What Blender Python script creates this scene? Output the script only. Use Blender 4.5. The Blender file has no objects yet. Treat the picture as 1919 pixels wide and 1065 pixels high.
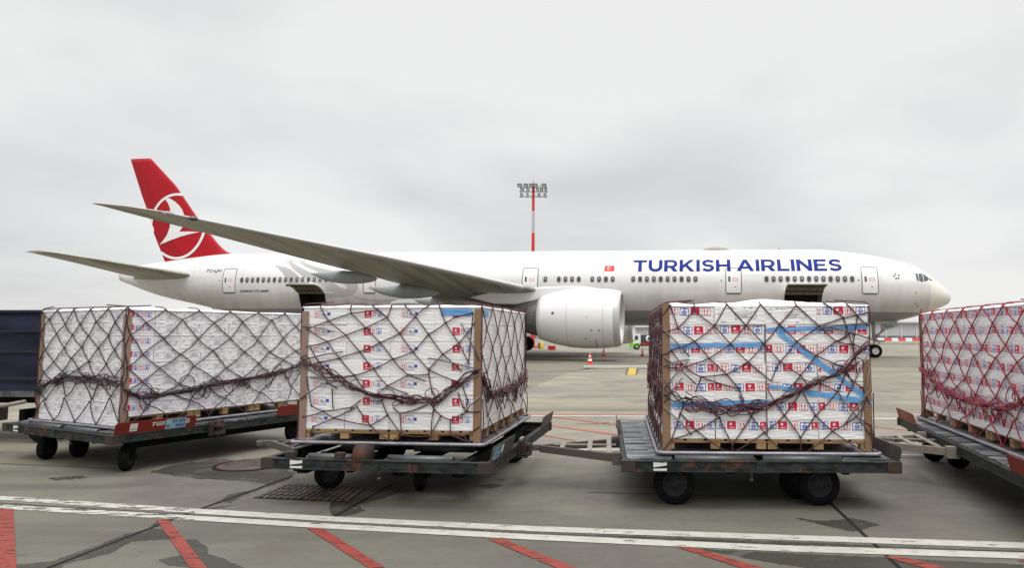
import bpy, bmesh, math, random
from mathutils import Vector, Matrix, geometry
random.seed(7)
PI = math.pi
sc = bpy.context.scene
COL = sc.collection
# ------------------------------------------------------------------ camera
F, CX, CY, HZ, H = 1300.0, 1100.0, 532.5, 627.0, 1.85
PIT = math.atan((HZ-CY)/F)
cam = bpy.data.objects.new('camera', bpy.data.cameras.new('camera'))
COL.objects.link(cam)
cam.location = (0, 0, H)
cam.rotation_euler = (PI/2+PIT, 0, 0)
cam.data.sensor_width = 36
cam.data.lens = F/1919*36
cam.data.shift_x = -(CX-959.5)/1919
cam.data.clip_start = .1
cam.data.clip_end = 6000
sc.camera = cam
# ------------------------------------------------------------------ light
sc.view_settings.view_transform = 'Standard'
sc.view_settings.look = 'None'
sc.view_settings.gamma = 1
sc.view_settings.exposure = 0.42
world = bpy.data.worlds.new('World'); sc.world = world; world.use_nodes = True
def build_world():
    nt = world.node_tree; N = nt.nodes; L = nt.links; N.clear()
    out = N.new('ShaderNodeOutputWorld'); bg = N.new('ShaderNodeBackground')
    tc = N.new('ShaderNodeTexCoord'); sep = N.new('ShaderNodeSeparateXYZ')
    L.new(tc.outputs['Generated'], sep.inputs[0])
    # cloud deck: project the direction on a flat layer so that clouds flatten to the horizon
    den = N.new('ShaderNodeMath'); den.operation = 'ADD'; den.inputs[1].default_value = .22
    ab = N.new('ShaderNodeMath'); ab.operation = 'ABSOLUTE'
    L.new(sep.outputs[2], ab.inputs[0]); L.new(ab.outputs[0], den.inputs[0])
    dv = N.new('ShaderNodeVectorMath'); dv.operation = 'DIVIDE'
    cmb = N.new('ShaderNodeCombineXYZ')
    for i in range(3): L.new(den.outputs[0], cmb.inputs[i])
    L.new(tc.outputs['Generated'], dv.inputs[0]); L.new(cmb.outputs[0], dv.inputs[1])
    n1 = N.new('ShaderNodeTexNoise'); n1.inputs['Scale'].default_value = .95; n1.inputs['Detail'].default_value = 5
    n1.inputs['Roughness'].default_value = .45; n1.inputs['Distortion'].default_value = .15
    L.new(dv.outputs[0], n1.inputs['Vector'])
    cr = N.new('ShaderNodeValToRGB')
    cr.color_ramp.elements[0].position = .36; cr.color_ramp.elements[0].color = (.475, .475, .478, 1)
    cr.color_ramp.elements[1].position = .60; cr.color_ramp.elements[1].color = (.625, .622, .615, 1)
    L.new(n1.outputs[0], cr.inputs[0])
    # an overcast sky is far brighter overhead
    mr = N.new('ShaderNodeMapRange'); mr.inputs['From Min'].default_value = .46; mr.inputs['From Max'].default_value = 1.0
    mr.inputs['To Min'].default_value = 1.0; mr.inputs['To Max'].default_value = 4.2
    L.new(sep.outputs[2], mr.inputs['Value'])
    mu = N.new('ShaderNodeMixRGB'); mu.blend_type = 'MULTIPLY'; mu.inputs[0].default_value = 1
    L.new(cr.outputs[0], mu.inputs[1]); L.new(mr.outputs[0], mu.inputs[2])
    # a little of the real sky behind the clouds
    sky = N.new('ShaderNodeTexSky'); sky.sky_type = 'NISHITA'; sky.sun_disc = False
    sky.sun_elevation = math.radians(63); sky.sun_rotation = math.radians(165)
    sm = N.new('ShaderNodeMixRGB'); sm.blend_type = 'MULTIPLY'; sm.inputs[0].default_value = 1
    sm.inputs[2].default_value = (.006, .006, .006, 1)
    L.new(sky.outputs[0], sm.inputs[1])
    ad = N.new('ShaderNodeMixRGB'); ad.blend_type = 'ADD'; ad.inputs[0].default_value = 1
    L.new(mu.outputs[0], ad.inputs[1]); L.new(sm.outputs[0], ad.inputs[2])
    L.new(ad.outputs[0], bg.inputs[0]); bg.inputs[1].default_value = 1.0
    L.new(bg.outputs[0], out.inputs[0])
build_world()
sun = bpy.data.objects.new('sun', bpy.data.lights.new('sun', 'SUN')); COL.objects.link(sun)
sun.data.energy = .9; sun.data.angle = math.radians(25); sun.data.color = (1, .97, .93)
sun.rotation_euler = (math.radians(27), 0, math.radians(15))

# ------------------------------------------------------------------ helpers
fw = Vector((0, math.cos(PIT), math.sin(PIT))); up = Vector((0, -math.sin(PIT), math.cos(PIT))); CAM = Vector((0, 0, H))
def ray(px, py): return fw*F+Vector((1, 0, 0))*(px-CX)+up*(CY-py)
def gp(px, py, z=0.0):
    d = ray(px, py); t = (z-H)/d.z
    return CAM+d*t
def at(px, py, Y):
    d = ray(px, py); return CAM+d*(Y/d.y)
def proj(v):
    d = Vector(v)-CAM; k = F/d.dot(fw); return (CX+d.x*k, CY-d.dot(up)*k)
class MB:
    def __init__(s): s.v = []; s.f = []; s.m = []; s.sm = []
    def face(s, pts, m=0, smooth=False):
        b = len(s.v); s.v += [tuple(p) for p in pts]; s.f.append(tuple(range(b, b+len(pts)))); s.m.append(m); s.sm.append(smooth)
    def box(s, c, size, m=0, rot=None, ch=0.0):
        x, y, z = [k/2 for k in size]; c = Vector(c)
        P = [Vector((i*x, j*y, k*z)) for i in (-1, 1) for j in (-1, 1) for k in (-1, 1)]
        if rot is not None: P = [rot@p for p in P]
        P = [p+c for p in P]; b = len(s.v); s.v += [tuple(p) for p in P]
        for q in ((0, 1, 3, 2), (4, 6, 7, 5), (0, 4, 5, 1), (2, 3, 7, 6), (0, 2, 6, 4), (1, 5, 7, 3)):
            s.f.append(tuple(b+i for i in q)); s.m.append(m); s.sm.append(False)
    def grid(s, rows, m=0, smooth=True, close=False, skip=None):
        b = len(s.v); n = len(rows[0])
        for r in rows: s.v += [tuple(p) for p in r]
        for i in range(len(rows)-1):
            for j in range(n if close else n-1):
                if skip and skip(i, j): continue
                k = (j+1) % n
                s.f.append((b+i*n+j, b+i*n+k, b+(i+1)*n+k, b+(i+1)*n+j)); s.m.append(m); s.sm.append(smooth)
    def tube(s, path, r, n=6, m=0, smooth=True, cap=True):
        path = [Vector(p) for p in path]; rr = r if isinstance(r, (list, tuple)) else [r]*len(path)
        rows = []; prev = None
        for i, p in enumerate(path):
            t = (path[min(i+1, len(path)-1)]-path[max(i-1, 0)])
            if t.length < 1e-9: t = Vector((0, 0, 1))
            t.normalize()
            if prev is None:
                a = Vector((0, 0, 1)) if abs(t.z) < .9 else Vector((1, 0, 0))
                x = t.cross(a).normalized()
            else:
                x = prev-t*prev.dot(t)
                if x.length < 1e-6: x = t.orthogonal()
                x.normalize()
            prev = x; y = t.cross(x)
            rows.append([p+(x*math.cos(2*PI*k/n)+y*math.sin(2*PI*k/n))*rr[i] for k in range(n)])
        s.grid(rows, m, smooth, True)
        if cap: s.face(rows[0][::-1], m); s.face(rows[-1], m)
    def lathe(s, prof, c, axis, n=32, m=0, smooth=True, ang=None):
        """prof: (along axis, radius); axis 'x','y','z'"""
        rows = []
        for a, r in prof:
            row = []
            for k in range(n):
                t = 2*PI*k/n; u, w = r*math.cos(t), r*math.sin(t)
                p = {'x': (a, u, w), 'y': (u, a, w), 'z': (u, w, a)}[axis]
                row.append(Vector(p)+Vector(c))
            rows.append(row)
        s.grid(rows, m, smooth, True)
    def prism(s, poly, fn, d0, d1, m=0):
        """poly 2D, fn(a,b,d)->3D"""
        A = [fn(a, b, d0) for a, b in poly]; B = [fn(a, b, d1) for a, b in poly]
        s.face(A, m); s.face(B[::-1], m)
        for i in range(len(poly)):
            j = (i+1) % len(poly); s.face([A[j], A[i], B[i], B[j]], m)
    def addbm(s, bm, fn, m=0, smooth=False):
        b = len(s.v); bm.verts.index_update()
        for v in bm.verts: s.v.append(tuple(fn(v.co.x, v.co.y)))
        for f in bm.faces:
            s.f.append(tuple(b+v.index for v in f.verts)); s.m.append(m); s.sm.append(smooth)
    def build(s, name, mats, parent=None, bevel=0, fix=True):
        me = bpy.data.meshes.new(name); me.from_pydata(s.v, [], s.f)
        if not isinstance(mats, (list, tuple)): mats = [mats]
        for mt in mats: me.materials.append(mt)
        for i, p in enumerate(me.polygons): p.material_index = s.m[i]; p.use_smooth = s.sm[i]
        if fix:
            bm = bmesh.new(); bm.from_mesh(me)
            bmesh.ops.remove_doubles(bm, verts=bm.verts, dist=1e-5)
            bmesh.ops.recalc_face_normals(bm, faces=bm.faces); bm.to_mesh(me); bm.free()
        me.update()
        o = bpy.data.objects.new(name, me); COL.objects.link(o)
        if parent: o.parent = parent
        if bevel:
            md = o.modifiers.new('bevel', 'BEVEL'); md.width = bevel; md.segments = 2; md.limit_method = 'ANGLE'; md.angle_limit = .6
        return o
def tag(o, label=None, cat=None, group=None, kind=None):
    if label: o['label'] = label
    if cat: o['category'] = cat
    if group: o['group'] = group
    if kind: o['kind'] = kind
    return o
def empty(name, loc, rz=0, **k):
    o = bpy.data.objects.new(name, None); COL.objects.link(o); o.location = loc; o.rotation_euler = (0, 0, rz)
    o.empty_display_size = .2
    return tag(o, **k)
def copy_tree(o, parent=None):
    c = o.copy(); COL.objects.link(c)
    if parent is not None: c.parent = parent
    for ch in list(o.children): copy_tree(ch, c)
    return c
# ---- flat outlines -> bmesh
def poly_bm(loops, da=None, db=None):
    bm = bmesh.new()
    for lp in loops:
        vs = [bm.verts.new((a, b, 0)) for a, b in lp]
        if len(vs) == 4 and 0: bm.faces.new(vs)
        else:
            for t in geometry.tessellate_polygon([[Vector((a, b, 0)) for a, b in lp]]):
                try: bm.faces.new([vs[i] for i in t])
                except ValueError: pass
    return cut_bm(bm, da, db)
def cut_bm(bm, da, db):
    if not bm.verts: return bm
    for ax, d in ((0, da), (1, db)):
        if not d: continue
        lo = min(v.co[ax] for v in bm.verts); hi = max(v.co[ax] for v in bm.verts)
        n = int((hi-lo)/d)
        for i in range(1, n+1):
            co = [0, 0, 0]; co[ax] = lo+(hi-lo)*i/(n+1); no = [0, 0, 0]; no[ax] = 1
            bmesh.ops.bisect_plane(bm, geom=bm.verts[:]+bm.edges[:]+bm.faces[:], plane_co=co, plane_no=no)
    return bm
def stroke(path, w):
    A, B = [], []
    for i, p in enumerate(path):
        p0 = Vector(path[max(i-1, 0)]); p1 = Vector(path[min(i+1, len(path)-1)]); t = (p1-p0).normalized(); n = Vector((-t.y, t.x))*w/2
        A.append((p[0]+n.x, p[1]+n.y)); B.append((p[0]-n.x, p[1]-n.y))
    return A+B[::-1]
def arc(cx, cy, rx, ry, t0, t1, n=12): return [(cx+rx*math.cos(math.radians(t0+(t1-t0)*i/n)), cy+ry*math.sin(math.radians(t0+(t1-t0)*i/n))) for i in range(n+1)]
def glyphs():
    w = .215; G = {}
    def box(x0, y0, x1, y1): return [(x0, y0), (x1, y0), (x1, y1), (x0, y1)]
    G['T'] = (.84, [[[(.42-w/2, 0), (.42+w/2, 0), (.42+w/2, 1-w*.88), (.84, 1-w*.88), (.84, 1), (0, 1), (0, 1-w*.88), (.42-w/2, 1-w*.88)]]])
    G['I'] = (w, [[box(0, 0, w, 1)]])
    G['L'] = (.70, [[[(0, 0), (.70, 0), (.70, w*.88), (w, w*.88), (w, 1), (0, 1)]]])
    G['E'] = (.74, [[[(0, 0), (.74, 0), (.74, w*.88), (w, w*.88), (w, .41), (.66, .41), (.66, .41+w*.85), (w, .41+w*.85), (w, 1-w*.88), (.73, 1-w*.88), (.73, 1), (0, 1)]]])
    G['H'] = (.88, [[[(0, 0), (w, 0), (w, .405), (.88-w, .405), (.88-w, 0), (.88, 0), (.88, 1), (.88-w, 1), (.88-w, .6), (w, .6), (w, 1), (0, 1)]]])
    G['N'] = (.90, [[[(0, 0), (w, 0), (w, .64), (.70, 0), (.90, 0), (.90, 1), (.90-w, 1), (.90-w, .38), (.205, 1), (0, 1)]]])
    G['K'] = (.92, [[[(0, 0), (w, 0), (w, .27), (.35, .42), (.66, 0), (.92, 0), (.50, .57), (.89, 1), (.62, 1), (w, .56), (w, 1), (0, 1)]]])
    G['A'] = (1.04, [[[(0, 0), (.23, 0), (.315, .2), (.725, .2), (.81, 0), (1.04, 0), (.63, 1), (.41, 1)], [(.39, .38), (.52, .72), (.65, .38)]]])
    G['U'] = (.86, [[stroke([(w/2, 1), (w/2, .42)]+arc(.43, .42, .43-w/2, .42-w*.46, 180, 360, 14)[1:-1]+[(.86-w/2, .42), (.86-w/2, 1)], w)]])
    G['R'] = (.84, [[[(0, 0), (w, 0), (w, .31), (.38, .31), (.57, 0), (.84, 0), (.615, .35)]+arc(.47, .655, .345, .345, -55, 90, 12)+[(0, 1)], [(w, .49), (w, .815), (.46, .815)]+arc(.46, .652, .15, .163, 90, -90, 8)[1:-1]+[(.46, .49)]]])
    r = .205
    G['S'] = (.76, [[stroke([(.70, .80)]+arc(.40, .705, .27, r, 60, 175, 9)+arc(.40, .70, .27, r*.98, 190, 262, 6)+[(.42, .495)]+arc(.385, .295, .27, r, 70, -20, 8)+arc(.385, .29, .27, r-.005, -30, -128, 8)+[(.09, .20)], w*.92)]])
    return G
GL = glyphs()
def bold_bm(txt, box, gap=.105):
    bm = bmesh.new(); x = 0; tot = sum(GL[c][0] for c in txt)+gap*(len(txt)-1)
    for c in txt:
        w, shapes = GL[c]
        for lp in shapes:
            flat = [p for l in lp for p in l]; vs = [bm.verts.new((box[0]+(x+a)/tot*(box[2]-box[0]), box[1]+b*(box[3]-box[1]), 0)) for a, b in flat]
            for t in geometry.tessellate_polygon([[Vector((a, b, 0)) for a, b in l] for l in lp]):
                try: bm.faces.new([vs[i] for i in t])
                except ValueError: pass
        x += w+gap
    return bm
def text_bm(txt, bold=0.0, shear=0.0, space=1.0, da=None, db=None, box=None):
    """glyphs scaled to box=(a0,b0,a1,b1)"""
    cu = bpy.data.curves.new('txt', 'FONT'); cu.body = txt; cu.offset = bold; cu.shear = shear; cu.space_character = space
    cu.fill_mode = 'FRONT'; cu.resolution_u = 3
    o = bpy.data.objects.new('txt', cu); COL.objects.link(o)
    bpy.context.view_layer.update()
    me = bpy.data.meshes.new_from_object(o.evaluated_get(bpy.context.evaluated_depsgraph_get()))
    bm = bmesh.new(); bm.from_mesh(me)
    bpy.data.objects.remove(o); bpy.data.curves.remove(cu); bpy.data.meshes.remove(me)
    bmesh.ops.remove_doubles(bm, verts=bm.verts, dist=1e-5)
    if box:
        x0 = min(v.co.x for v in bm.verts); x1 = max(v.co.x for v in bm.verts); y0 = min(v.co.y for v in bm.verts); y1 = max(v.co.y for v in bm.verts)
        for v in bm.verts:
            v.co = (box[0]+(v.co.x-x0)/(x1-x0)*(box[2]-box[0]), box[1]+(v.co.y-y0)/(y1-y0)*(box[3]-box[1]), 0)
    return cut_bm(bm, da, db)
def interp(tab, x):
    if x <= tab[0][0]: return tab[0][1]
    if x >= tab[-1][0]: return tab[-1][1]
    n = len(tab)
    for i in range(n-1):
        if x <= tab[i+1][0]: break
    x0, y0 = tab[i]; x1, y1 = tab[i+1]; h = x1-x0
    d = (y1-y0)/h
    def sl(k):
        if k <= 0 or k >= n-1: return d
        a = (tab[k][1]-tab[k-1][1])/(tab[k][0]-tab[k-1][0]); b = (tab[k+1][1]-tab[k][1])/(tab[k+1][0]-tab[k][0])
        return 0 if a*b <= 0 else 2*a*b/(a+b)
    m0, m1 = sl(i), sl(i+1); t = (x-x0)/h
    return (2*t**3-3*t*t+1)*y0+(t**3-2*t*t+t)*h*m0+(-2*t**3+3*t*t)*y1+(t**3-t*t)*h*m1
# ------------------------------------------------------------------ materials
def mat(name, col, rough=.6, metal=0.0, spec=.5, noise=None, bump=None, coat=0.0, rnd=0.0, rust=None, emis=None, nrot=0.0):
    """noise=(scale, col2, lo, hi, stretch)  bump=(scale, strength, dist, stretch)  rust=(amount, col)"""
    m = bpy.data.materials.new(name); m.use_nodes = True; nt = m.node_tree; N = nt.nodes; L = nt.links
    p = N['Principled BSDF']; c4 = tuple(col)+(1,)
    p.inputs['Base Color'].default_value = c4; p.inputs['Roughness'].default_value = rough
    p.inputs['Metallic'].default_value = metal; p.inputs['Specular IOR Level'].default_value = spec
    if coat: p.inputs['Coat Weight'].default_value = coat; p.inputs['Coat Roughness'].default_value = .18
    tc = N.new('ShaderNodeTexCoord'); last = None
    def nz(scale, det=6, st=(1, 1, 1), rgh=.6):
        mp = N.new('ShaderNodeMapping'); mp.inputs['Scale'].default_value = st; mp.inputs['Rotation'].default_value = (0, 0, nrot)
        n = N.new('ShaderNodeTexNoise'); n.inputs['Scale'].default_value = scale; n.inputs['Detail'].default_value = det; n.inputs['Roughness'].default_value = rgh
        L.new(tc.outputs['Object'], mp.inputs[0]); L.new(mp.outputs[0], n.inputs['Vector']); return n
    if noise:
        s, c2, lo, hi = noise[:4]; st = noise[4] if len(noise) > 4 else (1, 1, 1)
        n = nz(s, 6, st); cr = N.new('ShaderNodeMapRange'); cr.inputs['From Min'].default_value = lo; cr.inputs['From Max'].default_value = hi
        L.new(n.outputs[0], cr.inputs['Value']); mx = N.new('ShaderNodeMixRGB'); mx.inputs[1].default_value = c4; mx.inputs[2].default_value = tuple(c2)+(1,)
        L.new(cr.outputs[0], mx.inputs[0]); last = mx
    if rust:
        n = nz(rust[2] if len(rust) > 2 else 5, 8, (1, 1, 1), .7); cr = N.new('ShaderNodeMapRange'); cr.inputs['From Min'].default_value = rust[0]; cr.inputs['From Max'].default_value = rust[0]+.08
        L.new(n.outputs[0], cr.inputs['Value']); mx = N.new('ShaderNodeMixRGB'); mx.inputs[2].default_value = tuple(rust[1])+(1,)
        if last: L.new(last.outputs[0], mx.inputs[1])
        else: mx.inputs[1].default_value = c4
        L.new(cr.outputs[0], mx.inputs[0]); last = mx
    if rnd:
        oi = N.new('ShaderNodeObjectInfo'); cr = N.new('ShaderNodeMapRange'); cr.inputs['To Min'].default_value = 1-rnd; cr.inputs['To Max'].default_value = 1
        L.new(oi.outputs['Random'], cr.inputs['Value']); mx = N.new('ShaderNodeMixRGB'); mx.blend_type = 'MULTIPLY'; mx.inputs[0].default_value = 1
        if last: L.new(last.outputs[0], mx.inputs[1])
        else: mx.inputs[1].default_value = c4
        L.new(cr.outputs[0], mx.inputs[2]); last = mx
    if last: L.new(last.outputs[0], p.inputs['Base Color'])
    if bump:
        n = nz(bump[0], 5, bump[3] if len(bump) > 3 else (1, 1, 1)); b = N.new('ShaderNodeBump'); b.inputs['Strength'].default_value = bump[1]; b.inputs['Distance'].default_value = bump[2]
        L.new(n.outputs[0], b.inputs['Height']); L.new(b.outputs[0], p.inputs['Normal'])
        if coat: L.new(b.outputs[0], p.inputs['Coat Normal'])
    if emis: p.inputs['Emission Color'].default_value = tuple(emis)+(1,); p.inputs['Emission Strength'].default_value = 1
    return m
# ------------------------------------------------------------------ airliner frame
TH = math.radians(8.4); PD = math.radians(.6)
def plane_matrix():
    # nose and tail on their sight lines, 73.1 m apart
    a = (1780-CX)/F; b = (225-CX)/F; c, s = math.cos(TH), math.sin(TH)
    # Xn=a*Yn ; Xn-73.1c = b*(Yn+73.1s)
    Yn = 73.1*(c+b*s)/(a-b)
    Xn = a*Yn
    g = Vector((Xn-5.89*c, Yn+5.89*s, 0))
    return Matrix.Translation(g)@Matrix.Rotation(-TH, 4, 'Z')@Matrix.Rotation(PD, 4, 'Y')
PM = plane_matrix(); PMI = PM.inverted()
def P3(s, u, z): return Vector((5.89-s, -u, z))
LC = PMI@CAM
def lray(px, py): return (PMI.to_3x3()@ray(px, py))
def pl(px, py, u):
    d = lray(px, py); t = (-u-LC.y)/d.y; q = LC+d*t
    return (5.89-q.x, q.z)
def ppx(s, u, z): return proj(PM@P3(s, u, z))
M = {}
M['white'] = mat('aircraft_white', (.74, .74, .74), .32, spec=.5, coat=.3, noise=(.35, (.70, .69, .68), .45, .75, (.3, 1, 1.6)))
M['grey_paint'] = mat('grey_paint', (.36, .37, .37), .4, noise=(.8, (.29, .29, .28), .4, .7))
M['wing_grey'] = mat('wing_grey', (.36, .35, .275), .42, noise=(1.1, (.21, .205, .16), .42, .60, (1.3, .05, .3)), nrot=math.radians(-33))
M['fairing_grey'] = mat('fairing_grey', (.30, .32, .32), .4, noise=(1.2, (.23, .24, .24), .4, .7))
M['dark_line'] = mat('dark_line', (.10, .10, .10), .5)
M['mid_line'] = mat('mid_line', (.42, .42, .42), .5)
M['red_tail'] = mat('red_tail', (.42, .005, .013), .5, spec=.25, noise=(.5, (.34, .004, .010), .4, .7))
M['red_rudder'] = mat('red_rudder', (.34, .005, .011), .5, spec=.25)
M['logo_white'] = mat('logo_white', (.78, .78, .78), .4)
M['blue_letter'] = mat('blue_letter', (.008, .025, .20), .6, spec=.15)
M['black_letter'] = mat('black_letter', (.03, .03, .04), .5)
M['flag_red'] = mat('flag_red', (.70, .015, .02), .45)
M['tulip_grey'] = mat('tulip_grey', (.40, .39, .385), .4)
M['glass_dark'] = mat('glass_dark', (.055, .06, .065), .15, spec=.6)
M['cockpit_glass'] = mat('cockpit_glass', (.03, .045, .045), .08, spec=.8)
M['radome'] = mat('radome_cream', (.66, .62, .50), .4)
M['metal'] = mat('bare_metal', (.50, .49, .49), .45, metal=.35, bump=(30, .1, .01))
M['hot_metal'] = mat('hot_metal', (.17, .165, .165), .45, metal=.6, noise=(2, (.10, .095, .09), .4, .7))
M['dark'] = mat('dark_interior', (.012, .012, .013), .8)
M['door_inner'] = mat('door_inner', (.20, .18, .12), .6, noise=(6, (.09, .08, .05), .45, .6))
M['rubber'] = mat('rubber', (.007, .007, .0075), .9, spec=.12, noise=(14, (.014, .013, .012), .5, .7))
M['hub'] = mat('hub_white', (.55, .55, .55), .45, noise=(9, (.25, .24, .22), .5, .7))
M['gear_grey'] = mat('gear_grey', (.33, .33, .33), .45, noise=(8, (.15, .14, .13), .5, .7))
def fuselage_material():
    m = bpy.data.materials.new('fuselage_paint'); m.use_nodes = True; nt = m.node_tree; N = nt.nodes; L = nt.links
    p = N['Principled BSDF']; p.inputs['Roughness'].default_value = .3; p.inputs['Coat Weight'].default_value = .3; p.inputs['Coat Roughness'].default_value = .15
    tc = N.new('ShaderNodeTexCoord'); sp = N.new('ShaderNodeSeparateXYZ'); L.new(tc.outputs['Object'], sp.inputs[0])
    def th(sock, v, w):
        r = N.new('ShaderNodeMapRange'); r.inputs['From Min'].default_value = v-w; r.inputs['From Max'].default_value = v+w; L.new(sock, r.inputs['Value']); return r.outputs[0]
    def mix(f, a, b):
        x = N.new('ShaderNodeMixRGB'); L.new(f, x.inputs[0])
        for i, q in ((1, a), (2, b)):
            if isinstance(q, tuple): x.inputs[i].default_value = q+(1,)
            else: L.new(q, x.inputs[i])
        return x.outputs[0]
    mp = N.new('ShaderNodeMapping'); mp.inputs['Scale'].default_value = (.25, 1, 2.2); n = N.new('ShaderNodeTexNoise'); n.inputs['Scale'].default_value = .8; n.inputs['Detail'].default_value = 7
    L.new(tc.outputs['Object'], mp.inputs[0]); L.new(mp.outputs[0], n.inputs['Vector'])
    dirt = mix(th(n.outputs[0], .56, .12), (.74, .74, .74), (.66, .648, .635))
    # lower half painted darker as shading, broken up by grime streaks
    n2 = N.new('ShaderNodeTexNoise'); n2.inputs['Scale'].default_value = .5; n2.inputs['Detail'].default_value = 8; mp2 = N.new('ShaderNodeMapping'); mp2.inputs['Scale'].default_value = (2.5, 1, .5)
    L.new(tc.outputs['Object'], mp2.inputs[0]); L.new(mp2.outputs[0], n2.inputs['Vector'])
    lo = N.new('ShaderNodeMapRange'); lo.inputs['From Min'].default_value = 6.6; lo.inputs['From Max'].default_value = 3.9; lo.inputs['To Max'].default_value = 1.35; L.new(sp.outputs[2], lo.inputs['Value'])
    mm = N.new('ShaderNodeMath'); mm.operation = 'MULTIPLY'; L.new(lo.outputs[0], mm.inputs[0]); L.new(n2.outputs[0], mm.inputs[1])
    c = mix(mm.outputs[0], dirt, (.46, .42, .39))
    # thin frame seams
    wv = N.new('ShaderNodeMath'); wv.operation = 'PINGPONG'; wv.inputs[1].default_value = 2.65; L.new(sp.outputs[0], wv.inputs[0])
    seam = th(wv.outputs[0], .02, .015)
    c = mix(seam, (.54, .53, .52), c)
    wz = N.new('ShaderNodeMath'); wz.operation = 'PINGPONG'; wz.inputs[1].default_value = 1.15; L.new(sp.outputs[2], wz.inputs[0]); c = mix(th(wz.outputs[0], .012, .012), (.60, .59, .58), c)
    belly = th(sp.outputs[2], 3.56, .012)
    c = mix(belly, (.235, .24, .235), c)
    rd = th(sp.outputs[0], 5.89-2.0, .015)
    c = mix(rd, c, (.71, .695, .62))
    L.new(c, p.inputs['Base Color']); return m
M['fuselage'] = fuselage_material()

PLANE = empty('airliner', PM.to_translation(), 0, label='long white wide-body airliner with blue lettering and a red tail fin, parked behind the cargo', cat='airliner')
PLANE.rotation_mode = 'XYZ'; PLANE.rotation_euler = PM.to_euler('XYZ')
# ---- fuselage sections
topx = [(1779, 551), (1773, 543.5), (1761, 533.6), (1744, 519.8), (1727, 508), (1704.5, 496.5), (1669, 487.6), (1625.7, 478.6), (1570, 471.6)]
botx = [(1779, 566), (1775, 570), (1760, 577.5), (1744, 583.5), (1717, 593), (1680, 601.8), (1630, 607.3), (1560, 611.5)]
q = lambda s: math.sqrt(max(s, 0))
TOP = [(0, 4.66)]+sorted([(q(a), b) for a, b in (pl(x, y, 0) for x, y in topx)])+[(q(10.5), 8.67), (q(61), 8.67)]
TOP += sorted([(q(a), b) for a, b in (pl(x, y, 0) for x, y in ((308, 491), (267, 497.6), (227, 506)))])+[(q(73.2), pl(225, 507, 0)[1])]
BOT = [(0, 4.66)]+sorted([(q(a), b) for a, b in (pl(x, y, 0) for x, y in botx)])+[(q(12), 2.38), (q(52), 2.38)]
BOT += sorted([(q(a), b) for a, b in (pl(x, y, 0) for x, y in ((520, 602), (440, 586.7), (369, 570.5), (301, 554.6), (240, 532)))])+[(q(73.2), pl(225, 527, 0)[1])]
TOP = [TOP[0]]+[t for t in TOP[1:] if t[0] > .1]; BOT = [BOT[0]]+[t for t in BOT[1:] if t[0] > .1]
WID = [(q(a), b) for a, b in ((0, 0), (.1, .45), (.4, .9), (1, 1.4), (2, 1.95), (3.5, 2.47), (5, 2.78), (7, 3.02), (9.5, 3.12), (52, 3.12), (56, 2.95), (60, 2.6), (64, 2.05), (68, 1.35), (71, .8), (73.2, .32))]
def sec(s):
    t, b, w = interp(TOP, q(s)), interp(BOT, q(s)), interp(WID, q(s)); return (t+b)/2, (t-b)/2, w
def sA(s, a, off=0.0):
    zc, hh, w = sec(s); ca, sa = math.cos(a), math.sin(a)
    n = Vector((0, sa/w if w > 0 else 0, ca/hh if hh > 0 else 0)); n.normalize()
    return P3(s, w*sa+n.y*off, zc+hh*ca+n.z*off)
def surf(s, z, off=.012):
    zc, hh, w = sec(s); c = max(-.999, min(.999, (z-zc)/hh)); return sA(s, math.acos(c), off)
def ps(px, py):
    """where the sight line meets the skin -> (s,z)"""
    d = lray(px, py); u = 3.0
    for _ in range(14):
        t = (-u-LC.y)/d.y; p = LC+d*t; s, z = 5.89-p.x, p.z
        zc, hh, w = sec(s); c = max(-.98, min(.98, (z-zc)/hh)); u = .5*u+.5*w*math.sqrt(1-c*c)
    return s, z
DZ1, DZ2 = 4.86, 3.15          # cargo door sill/top
CARGO = [(ps(1541, 556)[0], ps(1470, 556)[0]), (ps(609, 553)[0], ps(560, 553)[0])]
CARGO = [(min(a), max(a)) for a in CARGO]
st = [0.0005]+[(.1*i)**2 for i in range(1, 30)]
st += [8.6+.9*i for i in range(50)]+[53.6+.7*i for i in range(28)]+[73.2]
for a, b in CARGO:
    st = [x for x in st if not (a-.25 < x < a+.25 or b-.25 < x < b+.25)]+[a, b]
st = sorted(st)
zc0, hh0, _ = sec(20)
A1, A2 = math.acos((DZ1-zc0)/hh0), math.acos((DZ2-zc0)/hh0)
angs = [2*PI*i/72 for i in range(72)]
angs = sorted([a for a in angs if abs(a-A1) > .035 and abs(a-A2) > .035]+[A1, A2])
fb = MB(); rows = [[sA(s, a) for a in angs] for s in st]
def inhole(i, j):
    sm = (st[i]+st[i+1])/2; am = (angs[j]+angs[(j+1) % len(angs)])/2
    return any(a < sm < b for a, b in CARGO) and A1 < am < A2 and j < len(angs)-1
fb.grid(rows, 0, True, True, inhole)
fb.face(rows[-1], 0)
FUS = fb.build('fuselage', M['fuselage'], PLANE)
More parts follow.
